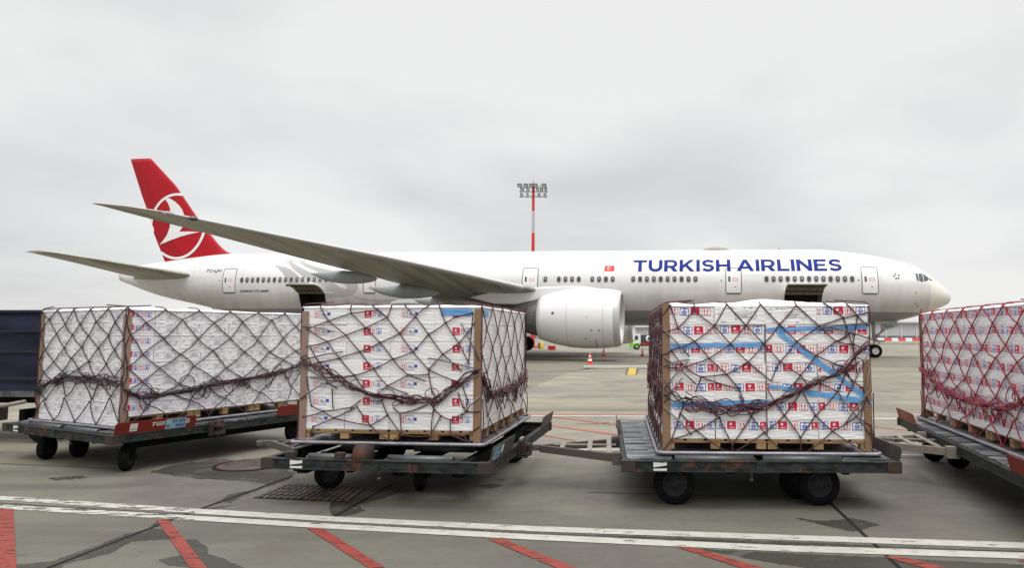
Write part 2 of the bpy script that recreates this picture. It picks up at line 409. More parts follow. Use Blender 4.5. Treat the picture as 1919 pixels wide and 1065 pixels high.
# cargo holds behind the openings and the raised doors
for k, (a, b) in enumerate(CARGO):
    h = MB(); n = 8; lo = [A1+(A2-A1)*i/n for i in range(n+1)]
    inn = lambda s, t: P3(s, .9, sA(s, t).z)
    h.grid([[sA(a, t) for t in lo], [inn(a, t) for t in lo]], 0, False); h.grid([[sA(b, t) for t in lo], [inn(b, t) for t in lo]], 1, False)
    h.grid([[inn(a, t) for t in lo], [inn(b, t) for t in lo]], 1, False)
    h.face([sA(a, A1), sA(b, A1), inn(b, A1), inn(a, A1)], 1); h.face([sA(a, A2), sA(b, A2), inn(b, A2), inn(a, A2)], 0)
    h.build('cargo_hold', [M['gear_grey'], M['dark']], PLANE, fix=False)
    d = MB(); zc, hh, w = sec((a+b)/2)
    hp = Vector((w*math.sin(A1), zc+hh*math.cos(A1)))
    cl = [Vector((w*math.sin(t), zc+hh*math.cos(t)))-hp for t in lo]
    ro = math.radians(139)
    def rt(v, r): return Vector((v.x*math.cos(r)-v.y*math.sin(r), v.x*math.sin(r)+v.y*math.cos(r)))
    op = [hp+Vector((.03, .03))+rt(c, ro) for c in cl]
    inn2 = [hp+Vector((.03, .03))+rt(c*(1-.02)+Vector((-.10, .02)), ro) for c in cl]
    ss = [a+(b-a)*i/6 for i in range(7)]
    R1 = [[P3(s, p.x, p.y) for p in op] for s in ss]; R2 = [[P3(s, p.x, p.y) for p in inn2] for s in ss]
    d.grid(R1, 0); d.grid(R2, 1, False)
    d.grid([R1[0], R2[0]], 1, False); d.grid([R1[-1], R2[-1]], 1, False); d.grid([[r[-1] for r in R1], [r[-1] for r in R2]], 1, False); d.grid([[r[0] for r in R1], [r[0] for r in R2]], 1, False)
    do = d.build('cargo_door', [M['white'], M['door_inner']], PLANE, fix=False)
    e = MB()                                       # ribs, latches and lining panels inside the door
    for i in range(1, 6):
        s = ss[i]; e.tube([P3(s, inn2[j].x, inn2[j].y-.02) for j in range(len(inn2))], .035, 4, 0)
    for j in (2, 5, 8): e.tube([P3(s, inn2[j].x, inn2[j].y-.03) for s in ss], .04 if j < 8 else .06, 4, 0 if j == 5 else 1)
    for i in range(7):
        e.box(P3(a+(b-a)*(i+.5)/7, inn2[-1].x-.04, inn2[-1].y-.05), (.13, .12, .12), 1)
    e.build('door_rib', [M['door_inner'], M['dark']], do)
# ---- decals on the skin
def dec(mb, loops, m, off=.012, da=1.2, db=.14): mb.addbm(poly_bm(loops, da, db), lambda a, b: surf(a, b, off), m)
def pxs(pts): return [ps(*p) for p in pts]
def rrect(a0, b0, a1, b1, r, n=4):
    r = min(r, (a1-a0)/2, (b1-b0)/2); o = []
    for cx, cy, t0 in ((a1-r, b1-r, 0), (a0+r, b1-r, 90), (a0+r, b0+r, 180), (a1-r, b0+r, 270)):
        for i in range(n+1):
            t = math.radians(t0+90*i/n); o.append((cx+r*math.cos(t), cy+r*math.sin(t)))
    return o
def dense(lp, d=.12):
    o = []
    for i, p in enumerate(lp):
        z = lp[(i+1) % len(lp)]; L_ = math.dist(p, z); n = max(1, int(L_/d))
        o += [(p[0]+(z[0]-p[0])*k/n, p[1]+(z[1]-p[1])*k/n) for k in range(n)]
    return o
def ringdec(mb, a0, b0, a1, b1, r, w, m, off, n=4, fn=surf):
    # same point count for outer and inner loops
    def loop(i):
        base = rrect(a0+i, b0+i, a1-i, b1-i, max(r-i, .01), n); o = []
        for k, p in enumerate(base):
            z = base[(k+1) % len(base)]; nn = 10 if (k+1) % (n+1) == 0 else 1
            o += [(p[0]+(z[0]-p[0])*j/nn, p[1]+(z[1]-p[1])*j/nn) for j in range(nn)]
        return o
    A, B = loop(0), loop(w)
    mb.grid([[fn(a, b, off) for a, b in A], [fn(a, b, off) for a, b in B]], m, False, True)
# windows
def rowpx(x0, x1, n, y):
    s0, z0 = ps(x0, y); s1, z1 = ps(x1, y); return [(s0+(s1-s0)*i/max(1, n-1)) for i in range(n)]
WZ = 6.02
wins = rowpx(453.4, 656, 20, 524)+rowpx(1022, 1022, 1, 525)+rowpx(1047.2, 1084.6, 4, 525)+rowpx(1109.9, 1148.3, 4, 525)+rowpx(1186.7, 1303.4, 10, 524.4)+rowpx(1436.5, 1597, 13, 524.4)
for i, s in enumerate(wins):
    w = MB(); ringdec(w, s-.19, WZ-.265, s+.19, WZ+.265, .17, .045, 1, .018, 3)
    w.addbm(poly_bm([rrect(s-.145, WZ-.22, s+.145, WZ+.22, .13)], None, .15), lambda a, b: surf(a, b, .014), 0)
    w.addbm(poly_bm([rrect(s-.07, WZ-.02, s+.06, WZ+.13, .05)], None, .15), lambda a, b: surf(a, b, .017), 2)
    w.build('window', [M['glass_dark'], M['mid_line'], M['gear_grey'] if i % 3 else M['glass_dark']], PLANE, fix=False)
# doors: pixel of the sill-left and top-right corners
for (xl, yt, xr, yb) in ((1615, 500.5, 1647, 551), (1359.5, 502, 1390, 550.5), (978, 502.5, 1008, 549), (680.5, 503, 704, 549.5), (418, 503.5, 441.5, 549)):
    s1, z0 = ps(xl, yb); s0, _ = ps(xr, yb); z1 = ps((xl+xr)/2, yt)[1]; z0 = ps((xl+xr)/2, yb)[1]
    d = MB(); ringdec(d, s0, z0, s1, z1, .14, .055, 1, .016)
    d.grid([[surf(s0+.06+(s1-s0-.12)*i/3, z0+.06+(z1-z0-.12)*j/12, .011) for j in range(13)] for i in range(4)], 0, True)
    d.grid([[surf(s0+.1+(s1-s0-.2)*i/3, z0-.05+.10*j/2, .022) for j in range(3)] for i in range(4)], 1, False)
    do = d.build('door', [M['white'], M['dark_line']], PLANE, fix=False)
    sm = s0+(s1-s0)*.76; g = MB(); g.addbm(poly_bm([rrect(sm-.08, 5.82, sm+.08, 6.25, .06)], None, .15), lambda a, b: surf(a, b, .018), 0); g.build('door_window', M['glass_dark'], do, fix=False)
    sh = s0+(s1-s0)*.40; g = MB(); ringdec(g, sh-.22, 5.90, sh+.22, 6.12, .1, .035, 0, .018);     lt = MB(); lt.addbm(poly_bm([rrect(sh-.08, 5.4, sh+.08, 5.46, .01)]), lambda a, b: surf(a, b, .018), 0); lt.build('latch', M['flag_red'], do, fix=False)
    g.build('handle', [M['flag_red'], M['dark_line']], do, fix=False)
# lettering, flag, small titles
def sz(x0, y0, x1, y1):
    a = ps(x0, (y0+y1)/2)[0]; b = ps(x1, (y0+y1)/2)[0]; xm = (x0+x1)/2
    return a, ps(xm, y1)[1], b, ps(xm, y0)[1]
def skin_title(txt, m, x0, y0, x1, y1):
    a0, b0, a1, b1 = sz(x0, y0, x1, y1); bm = cut_bm(bold_bm(txt, (a0, b0, a1, b1)), 1.5, .12)
    mb = MB(); mb.addbm(bm, lambda a, b: surf(a, b, .02), 0); return mb.build('lettering', m, PLANE, fix=False)
def skin_text(txt, name, m, x0, y0, x1, y1, bold=.02, shear=0, space=1.0):
    a0, b0, a1, b1 = sz(x0, y0, x1, y1)
    # text runs towards the nose: s falls from a0 to a1
    bm = text_bm(txt, bold, shear, space, None, None, (0, 0, 1, 1))
    for v in bm.verts: v.co.x = a0+(a1-a0)*v.co.x; v.co.y = b0+(b1-b0)*v.co.y
    cut_bm(bm, 1.5, .12)
    mb = MB(); mb.addbm(bm, lambda a, b: surf(a, b, .014), 0); return mb.build(name, m, PLANE, fix=False)
skin_title('TURKISH', M['blue_letter'], 1187, 487.5, 1369, 509)
skin_title('AIRLINES', M['blue_letter'], 1380, 486.5, 1577, 508)
skin_text('TC-LJH', 'registration', M['black_letter'], 387, 505, 416, 511.8, .015, .25)
skin_text('BOEING 777-300ER', 'type_lettering', M['blue_letter'], 450, 543.8, 503.5, 547.6, .03, .35)
fl = MB(); a0, b0, a1, b1 = sz(1133, 498.5, 1151.5, 508.5)
dec(fl, [[(a0, b0), (a1, b0), (a1, b1), (a0, b1)]], 0, .012)
def circ(ca, cb, ra, rb, n=24, t0=0, t1=360): return [(ca+ra*math.cos(math.radians(t0+(t1-t0)*i/n)), cb+rb*math.sin(math.radians(t0+(t1-t0)*i/n))) for i in range(n+(0 if t1-t0 == 360 else 1))]
hb = b1-b0; cm = a0+(a1-a0)*.42; sg = -1
cres = circ(cm, (b0+b1)/2, .27*hb, .27*hb, 20, 40, 320)+circ(cm+sg*.075*hb, (b0+b1)/2, .215*hb, .215*hb, 20, 318, 42)
cres = [(2*cm-a, b) if False else (a, b) for a, b in cres]
cres = [(cm-(a-cm), b) for a, b in circ(cm, (b0+b1)/2, .27*hb, .27*hb, 20, 35, 325)]+[(cm-(a-cm), b) for a, b in circ(cm+.09*hb, (b0+b1)/2, .2*hb, .2*hb, 20, 312, 48)]
dec(fl, [cres], 1, .016)
stc = (cm-.36*hb, (b0+b1)/2); dec(fl, [[(stc[0]+math.cos(PI+PI*i/5)*(.13 if i % 2 == 0 else .05)*hb, stc[1]+math.sin(PI+PI*i/5)*(.13 if i % 2 == 0 else .05)*hb) for i in range(10)]], 1, .016)
fl.build('flag_emblem', [M['flag_red'], M['logo_white']], PLANE, fix=False)
# grey tulip on the rear fuselage (zoom coordinates /5.33)
Z5 = lambda pts: pxs([(490+x/5.33, 470+y/5.33) for x, y in pts])
tu = MB()
dec(tu, [Z5([(118, 142), (230, 160), (290, 185), (340, 225), (400, 280), (470, 330), (560, 375), (640, 405), (738, 414), (700, 428), (640, 424), (632, 440), (640, 468), (700, 470), (820, 462), (900, 447), (940, 420), (965, 375), (960, 340), (935, 300), (890, 262), (820, 230), (730, 205), (560, 165), (440, 120), (405, 85), (385, 92), (388, 120), (430, 160), (500, 185), (600, 225), (700, 275), (790, 320), (845, 352), (855, 372), (838, 384), (800, 372), (720, 320), (640, 282), (540, 240), (430, 190), (345, 140), (300, 80), (275, 95), (265, 115), (285, 150), (330, 195), (390, 240), (480, 300), (600, 352), (606, 356), (560, 346), (400, 346), (275, 346), (240, 270), (210, 220), (170, 180)])], 0, .007)
dec(tu, [Z5([(118, 103), (220, 112), (275, 128), (275, 112), (200, 104)])], 0, .007)
dec(tu, [Z5([(900, 452), (980, 475), (1080, 492), (1200, 497), (1320, 490), (1430, 470), (1530, 440), (1590, 412), (1575, 432), (1500, 464), (1400, 490), (1260, 503), (1140, 503), (1020, 492), (930, 470)])], 1, .009)
tu.build('tulip_emblem', [M['tulip_grey'], mat('tulip_line', (.36, .33, .33), .45)], PLANE, fix=False)
# cockpit glazing, both sides
def cock(side):
    c = MB(); fn = (lambda a, b, o=.012: surf(a, b, o)) if side > 0 else (lambda a, b, o=.012: Vector((surf(a, b, o).x, -surf(a, b, o).y, surf(a, b, o).z)))
    for k, lp in enumerate(([(1715, 513.2), (1719.5, 513), (1722, 527), (1718.3, 525)], [(1720.7, 513), (1728, 513), (1730.2, 528.3), (1723.2, 527.2)], [(1729.2, 513.3), (1735, 516.8), (1741, 521.5), (1740, 525.5), (1731.7, 528.3)], [(1742, 522.2), (1748, 525.2), (1747, 526), (1741.5, 525.6)])):
        c.addbm(poly_bm([pxs(lp)], .2, .15), fn, 0)
    return c
for sd in (1, -1):
    o = cock(sd).build('cockpit_window', M['cockpit_glass'], PLANE, fix=False)
sp_ = MB()
for x, y in ((1678, 513.7), (1684, 516), (1675.5, 517.5), (1679.5, 522.5), (1684, 521.6)):
    a, b = ps(x, y); dec(sp_, [circ(a, b, .075, .075, 8)], 0)
for x, y in ((1716.5, 549), (1716.3, 569.3), (1720, 574), (1609, 525.5), (1352, 526), (667, 525), (412, 526)):
    a, b = ps(x, y); dec(sp_, [circ(a, b, .06, .06, 8)], 0)
sp_.build('probe', M['dark_line'], PLANE, fix=False)
# satcom dome, beacon, aerials on the crown
hd = MB(); sc0 = pl(1342, 468, 0)[0]
hd.grid([[P3(sc0+1.15*math.cos(t)*math.cos(v), .6*math.sin(t)*math.cos(v), 8.62+.33*math.sin(v)) for t in [2*PI*i/24 for i in range(24)]] for v in [PI/2*j/8 for j in range(9)]], 0, True, True)
hd.build('antenna_dome', mat('dome_tan', (.26, .235, .19), .5), PLANE)
b_ = MB(); s1 = pl(1460, 468, 0)[0]; b_.lathe([(8.62, .12), (8.75, .1), (8.8, .0)], P3(s1, 0, 0), 'z', 10); b_.build('beacon', M['flag_red'], PLANE)
ae = MB()
for x in (908, 946):
    s1 = pl(x, 471, 0)[0]; ae.box(P3(s1, 0, 8.7), (.9, .12, .09), 0)
ae.build('aerial', M['mid_line'], PLANE)
# ---- tail fin and rudder
def fpt(px, py): return pl(px, py, 0)
TE = [fpt(*p) for p in ((312, 497), (309, 490), (289, 431), (286, 431.5), (266, 366), (245, 299))]
LE = [fpt(*p) for p in ((448, 481), (437, 477.5), (425, 472), (412, 461), (389, 432), (364, 399), (330, 348), (283, 297))]
TEt = sorted([(z, s) for s, z in TE if True]); LEt = sorted([(z, s) for s, z in LE])
zb, zt = fpt(320, 496)[1], fpt(264, 297.5)[1]
def lin(tab, x):
    if x <= tab[0][0]: return tab[0][1]
    for i in range(len(tab)-1):
        if x <= tab[i+1][0]: return tab[i][1]+(tab[i+1][1]-tab[i][1])*(x-tab[i][0])/(tab[i+1][0]-tab[i][0])
    return tab[-1][1]
TEt = [(z, s) for z, s in TEt]
def half(t): return 5*.105*(.2969*math.sqrt(t)-.126*t-.3516*t*t+.2843*t**3-.1015*t**4)
def fhalf(s, z):
    l, t = lin(LEt, z), lin(TEt, z); c = max(.3, t-l); x = max(0, min(1, (s-l)/c)); return half(x)*c*.8+.004
def finpart(x0, x1, name, m):
    mb = MB(); zs = [zb-.6+(zt-zb+.6)*i/30 for i in range(31)]; n = 14
    for sd in (1, -1):
        mb.grid([[(lambda s: P3(s, sd*fhalf(s, z), z))(lin(LEt, z)+(lin(TEt, z)-lin(LEt, z))*(x0+(x1-x0)*(j/n)**(1.6 if x0 == 0 else 1))) for j in range(n+1)] for z in zs], 0, True)
    z = zs[-1]; l, t = lin(LEt, z), lin(TEt, z)
    up_ = [l+(t-l)*(x0+(x1-x0)*(j/n)**(1.6 if x0 == 0 else 1)) for j in range(n+1)]
    mb.grid([[P3(s, fhalf(s, z), z) for s in up_], [P3(s, -fhalf(s, z), z) for s in up_]], 0, False)
    return mb.build(name, m, PLANE)
finpart(0, .70, 'tail_fin', M['red_tail']); finpart(.7035, 1, 'rudder', M['red_rudder'])
lg = MB(); Zf = lambda pts: [fpt(230+x/7.605, 360+y/7.605) for x, y in pts]
def finf(a, b): return P3(a, fhalf(a, b)+.02, b)
ring_o, ring_i = [], []
cx_, cy_, rx, ry, tl = 334.8, 424.6, 54.0, 63.2, math.radians(12)
for i in range(73):
    t = 2*PI*i/72
    for lst, k in ((ring_o, 0), (ring_i, -4.6)):
        x, y = (rx+k)*math.cos(t), (ry+k)*math.sin(t); lst.append((cx_+x*math.cos(tl)-y*math.sin(tl)*.6, cy_+x*math.sin(tl)*.6+y*math.cos(tl)))
for i in range(72):
    Q = [ring_o[i], ring_o[i+1], ring_i[i+1], ring_i[i]]
    mid = fpt(sum(p[0] for p in Q)/4, sum(p[1] for p in Q)/4)
    if lin(LEt, mid[1])+.05 < mid[0] < lin(TEt, mid[1])-.03 and mid[1] > zb-.1: lg.face([finf(*fpt(*p)) for p in Q], 0)
bird = Zf([(620, 95), (690, 95), (760, 135), (830, 200), (875, 265), (905, 350), (915, 420), (895, 480), (862, 530), (832, 570), (975, 568), (1122, 575), (1000, 600), (850, 640), (700, 690), (530, 752), (590, 690), (650, 610), (685, 520), (705, 420), (705, 320), (695, 230), (665, 160)])
lg.addbm(poly_bm([bird], .35, .5), finf, 0)
lg.build('tail_emblem', M['logo_white'], PLANE, fix=False)
# ---- wings
def airfoil(x, up_):
    t = half(x)/.105
    return t*(1.0 if up_ else -1.0)
WS = [(0.0, 25.0, 39.9, 3.75, .115), (3.0, 26.7, 39.9, 3.93, .115), (6.5, 28.9, 39.8, 4.36, .105), (9.6, 30.9, 39.7, 4.72, .095), (10.8, 31.7, 39.7, 4.85, .09), (15, 34.45, 41.3, 5.40, .08), (20, 37.7, 43.3, 6.00, .078), (25, 40.95, 44.7, 6.53, .075), (30, 44.0, 45.95, 7.02, .075), (31.4, 44.6, 45.7, 7.03, .06), (32.4, 44.95, 45.25, 6.96, .06)]
def wst(u):
    return [lin([(w[0], w[k]) for w in WS], u) for k in (1, 2, 3, 4)]
def wpt(u, x, up_, side=1, off=0):
    l, t, z, th = wst(u); c = t-l
    tw = (x)*c*math.sin(math.radians(1.2-2.2*u/32))      # washout
    zz = z-tw+(airfoil(x, up_)*th*c*(1.0 if up_ else .9))+.04*c*math.sin(PI*x)*.5
    return P3(l+c*x, side*u, zz+off)
xs = [0, .004, .012, .03, .06, .1, .16, .24, .33, .43, .54, .65, .76, .87, .95, 1.0]
us = sorted(set([w[0] for w in WS]+[1.5+1.4*i for i in range(22)]))
def wing(side):
    w = MB(); rows = []
    for u in us: rows.append([wpt(u, x, True, side) for x in xs[::-1]]+[wpt(u, x, False, side) for x in xs[1:-1]])
    def skip(i, j): return False
    w.grid(rows, 0, True, True)
    w.face(rows[-1], 0)
    # polished leading edge
    wo = w.build('wing', M['wing_grey'], PLANE)
    # flap track fairings
    for u, s0, s1, dz, r in ((17.0, 39.6, 44.2, -.12, .36), (12.2, 37.3, 42.6, -.1, .42), (7.2, 35.4, 41.3, -.1, .5)):
        f = MB(); l, t, z, th = wst(u); rr = []
        n = 18
        for i in range(n+1):
            x = i/n; s = s0+(s1-s0)*x; k = math.sin(PI*min(1, x*.92+.0))**.55 if 0 < x < 1 else 0
            k = (4*x*(1-x))**.6 if x < .5 else (1-((x-.5)/.5)**1.8)
            zz = min(z, 99)-.35-dz*0-(.25 if x < .8 else .25-(x-.8)*.6); hgt = r*k*1.15; wd = r*k*.62
            rr.append([P3(s, side*(u+wd*math.cos(a)), zz+hgt*math.sin(a)+ (x-.3)*.25) for a in [2*PI*j/16 for j in range(16)]])
        f.grid(rr, 0, True, True); f.build('flap_fairing', M['fairing_grey'], wo)
    le = MB(); uu = [u for u in us if 10.6 < u < 30.2]
    le.grid([[wpt(u, x, up_, side, .0)+Vector((.02 if x < .03 else 0, 0, (.012 if up_ else -.012))) for x, up_ in ((.05, True), (.02, True), (.004, True), (0, True), (.004, False), (.02, False), (.05, False))] for u in uu], 0, True)
    le.build('leading_edge', M['metal'], wo)
    for k, (u, x) in enumerate(((28.9, .02), (29.8, .02))):
        b = MB(); c = wpt(u, 0, True, side); b.grid([[c+Vector((.1-.0+.22*math.cos(v)*math.cos(t), .22*math.cos(v)*math.sin(t), .12*math.sin(v)-.05)) for t in [2*PI*i/10 for i in range(10)]] for v in [-PI/2+PI*j/6 for j in range(7)]], 0, True, True)
        b.build('wing_light', M['cockpit_glass'] if k == 0 else M['gear_grey'], wo)
    return wo
W1 = wing(1); wing(-1)
dl = MB()                                            # pale fuel vents under the near wing and a static mast
for px_, py_, u in ((558, 461, 21.5), (583, 466, 20.6)):
    l, t, z, th = wst(u); c = wpt(u, .6, False, 1, -.02); dl.lathe([(-.02, 0), (-.02, .09), (.02, .09), (.02, 0)], c, 'z', 10)
dl.build('fuel_vent', M['logo_white'], W1)
# belly fairing
bf = MB(); rows = []
for i in range(25):
    x = i/24; s = 27.5+17.5*x; k = min(1, (4.0*x*(1-x))**.5*1.25) if 0 < x < 1 else .02
    rows.append([P3(s, (3.08+.5*k*max(0, -math.cos(a)*.6+.55))*math.sin(a), 3.95-(0 if math.cos(a) > 0 else 0)+(1.25 if math.cos(a) > 0 else (1.57+.22*k))*math.cos(a)*min(1, .5+k)) for a in [2*PI*j/32 for j in range(32)]])
bf.grid(rows, 0, True, True); bf.build('belly_fairing', M['grey_paint'], PLANE)
# ---- tailplanes
def tailplane(side):
    w = MB(); stn = [(.3, 63.6, 70.9, 6.42), (2.0, 64.6, 71.0, 6.55), (6, 67.2, 71.4, 7.08), (10.1, 69.7, 71.9, 7.60), (10.77, 70.4, 72.0, 7.66)]
    rows = []
    for u, l, t, z in stn:
        c = t-l; rows.append([P3(l+c*x, side*u, z+airfoil(x, True)*.10*c) for x in xs[::-1]]+[P3(l+c*x, side*u, z+airfoil(x, False)*.10*c) for x in xs[1:-1]])
    w.grid(rows, 0, True, True); w.face(rows[-1], 0)
    o = w.build('tailplane', M['wing_grey'], PLANE)
    f = MB(); rr = []
    for i in range(15):
        x = i/14; s = 64.0+7.2*x; zc, hh, ww = sec(s); k = math.sqrt(max(0, 1-(1-min(1, x*2.2))**2))*(1-.6*max(0, x-.6)/.4)
        rr.append([P3(s, side*(ww*.80+.1+(.35*k)*math.cos(a)*1.3), 6.52-.1*x+.36*k*math.sin(a)) for a in [2*PI*j/14 for j in range(14)]])
    f.grid(rr, 0, True, True); f.build('root_fairing', M['grey_paint'], o)
tailplane(1); tailplane(-1)
# ---- engines
def engine(side):
    AFT = 0 if side > 0 else .7
    c = P3(0, side*9.6, 2.76); ax = lambda prof: [(5.89-s, r) for s, r in prof]
    e = MB(); org = Vector((-AFT, -side*9.6, 2.76))
    e.lathe(ax([(25.35, 2.005), (25.8, 2.06), (26.6, 2.11), (27.6, 2.12), (28.6, 2.04), (29.6, 1.85), (30.4, 1.62), (30.75, 1.50), (30.72, 1.46), (30.2, 1.5)]), org, 'x', 56)
    cowl = e.build('engine_cowl', M['white'], PLANE)
    r = MB(); r.lathe(ax([(25.34, 2.005), (25.1, 1.96), (24.95, 1.88), (24.90, 1.80), (24.97, 1.71), (25.3, 1.66), (26.0, 1.64)]), org, 'x', 56); r.build('inlet_lip', M['metal'], cowl)
    r = MB(); r.lathe(ax([(26.0, 1.64), (27.2, 1.64), (27.2, .5), (27.2, 0)]), org, 'x', 40); r.build('inlet_duct', M['hot_metal'], cowl)
    fb_ = MB()
    for k in range(22):
        t = 2*PI*k/22; R = Matrix.Rotation(t, 3, 'X')
        fb_.face([org+Vector((5.89-26.7, 0, 0))+R@Vector(v) for v in ((0, -.12, .35), (.12, .12, .35), (.3, .3, 1.6), (-.05, -.25, 1.6))])
    fb_.build('fan', M['hot_metal'], cowl)
    r = MB(); r.lathe(ax([(25.9, .0), (26.1, .18), (26.5, .38), (26.9, .5)]), org, 'x', 20); r.build('spinner', M['grey_paint'], cowl)
    r = MB(); r.lathe(ax([(30.3, 1.42), (30.9, 1.30), (31.6, 1.12), (32.3, .95), (32.9, .80), (32.88, .72), (31.5, .7)]), org, 'x', 40); r.lathe(ax([(31.5, .6), (32.9, .52), (33.6, .28), (34.0, .0)]), org, 'x', 24)
    r.build('exhaust_nozzle', M['hot_metal'], cowl)
    s = MB(); pr = [(26.6, 4.86), (27.6, 5.0), (29.0, 5.02), (30.6, 4.95), (31.4, 4.9), (34, 4.7), (36.0, 4.2), (34.2, 3.75), (32.5, 3.7), (30.8, 4.05), (28, 4.2)]
    s.prism(pr, lambda a, b, d: P3(a, side*(9.6+d), b), -.24, .24); s.build('pylon', M['white'], cowl, bevel=.1)
    if side > 0:                                    # seams, latches, vents
        l = MB()
        def er(s_): return lin([(25.35, 2.005), (25.8, 2.06), (26.6, 2.11), (27.6, 2.12), (28.6, 2.04), (29.6, 1.85), (30.4, 1.62)], s_)+.006
        for s_, t0, t1 in ((26.05, -90, 90), (28.55, -90, 90)):
            l.grid([[org+Vector((5.89-s_-dx, -(er(s_))*math.cos(t), er(s_)*math.sin(t))) for t in [math.radians(t0+(t1-t0)*i/30) for i in range(31)]] for dx in (-.014, .014)], 0)
        l.grid([[org+Vector((5.89-26.55-dx, -(er(26.55))*math.cos(t), er(26.55)*math.sin(t))) for t in [math.radians(-80+35*i/12) for i in range(13)]] for dx in (-.022, .022)], 1)
        for s_, t, rad, k in ((29.5, 9, .1, 1), (26.8, -24, .06, 1), (26.3, -24, .06, 1), (27.25, -42, .06, 1), (27.1, 1, .05, 0)):
            t = math.radians(t); R0 = er(s_)+.01
            l.face([org+Vector((5.89-s_+rad*math.cos(a), -R0*math.cos(t+rad*math.sin(a)/R0), R0*math.sin(t+rad*math.sin(a)/R0))) for a in [2*PI*i/10 for i in range(10)]], k)
        l.build('cowl_seam', [M['mid_line'], M['dark_line']], cowl, fix=False)
engine(1); engine(-1)
# ---- landing gear
def wheel(mb, c, r, w, axis='y', hubr=.5):
    mb.lathe([(-w/2, r*hubr), (-w/2, r*.86), (-w/2+.08*r, r*.97), (-w*.2, r), (w*.2, r), (w/2-.08*r, r*.97), (w/2, r*.86), (w/2, r*hubr)], c, axis, 32, 0)
def rim(mb, c, r, w, axis='y', m=0, hubr=.5):
    mb.lathe([(-w/2+.01, 0), (-w/2+.01, r*.14), (-w*.32, r*.2), (-w*.30, r*hubr*.78), (-w/2+.004, r*hubr*.86), (-w/2+.004, r*hubr*1.02), (w/2-.004, r*hubr*1.02), (w/2-.004, r*hubr*.86), (w*.3, r*hubr*.78), (w*.32, r*.2), (w/2-.01, r*.14), (w/2-.01, 0)], c, axis, 24, m)
gs = pl(1640, 670, .3)[0]
g = MB(); g.tube([P3(gs, 0, .55), P3(gs-.02, 0, 1.5)], .09, 10); g.tube([P3(gs-.02, 0, 1.4), P3(gs+.05, 0, 3.2)], .15, 10)
g.tube([P3(gs, -.34, .55), P3(gs, .34, .55)], .08, 8); g.tube([P3(gs, 0, 1.6), P3(gs-2.0, 0, 3.1)], .07, 8)
g.tube([P3(gs-.15, 0, .8), P3(gs-.42, .1, 1.15), P3(gs-.1, .05, 1.5)], .05, 6); g.box(P3(gs-.45, 0, 1.32), (.75, .12, .16)); g.box(P3(gs+.3, .1, 1.5), (.4, .3, .14))
for a in (-.25, .25): g.lathe([(-.06, .0), (-.06, .1), (.06, .12), (.06, 0)], P3(gs-.3, a, 1.75), 'x', 12)
ng = g.build('nose_gear', M['gear_grey'], PLANE)
for u in (-.32, .32):
    t = MB(); wheel(t, P3(gs, u, .53), .53, .36); to = t.build('wheel', M['rubber'], ng)
    t = MB(); rim(t, P3(gs, u, .53), .53, .36); t.build('rim', M['hub'], ng)
d = MB(); pts = [pl(*p, .55) for p in ((1651, 606), (1680, 601.5), (1682.5, 612), (1651, 621))]
d.prism(pts, lambda a, b, k: P3(a, .55+k, b), 0, .04, 0); d.tube([P3(pts[0][0]+.02, .6, pts[0][1]), P3(pts[3][0]+.02, .6, pts[3][1])], .02, 4, 1)
gd = d.build('gear_door', [M['fairing_grey'], M['flag_red']], PLANE)
x0, x1 = pl(1657.5, 612, .6)[0], pl(1673.5, 612, .6)[0]; z0, z1 = pl(1665, 615, .6)[1], pl(1665, 609.6, .6)[1]
tb = text_bm('LJH', .02, .1, 1.1, None, None, (0, 0, 1, 1)); t = MB(); t.addbm(tb, lambda a, b: P3(x0+(x1-x0)*a, .602, z0+(z1-z0)*b), 0); t.build('registration', M['black_letter'], gd, fix=False)
for side in (1, -1):
    g = MB(); ms = 36.9
    g.tube([P3(ms, side*5.5, .9), P3(ms, side*5.4, 3.9)], .2, 12); g.tube([P3(ms, side*5.4, 1.6), P3(ms-.2, side*2.8, 3.0)], .1, 8); g.tube([P3(ms-1.5, side*5.5, .66), P3(ms+1.5, side*5.5, .66)], .14, 8)
    for k in (-1.47, 0, 1.47): g.tube([P3(ms+k, side*5.5-.75, .66), P3(ms+k, side*5.5+.75, .66)], .09, 8)
    mg = g.build('main_gear', M['gear_grey'], PLANE)
    for k in (-1.47, 0, 1.47):
        for u in (-.7, .7):
            t = MB(); wheel(t, P3(ms+k, side*5.5+u, .66), .66, .5); t.build('wheel', M['rubber'], mg); t = MB(); rim(t, P3(ms+k, side*5.5+u, .66), .66, .5); t.build('rim', M['hub'], mg)
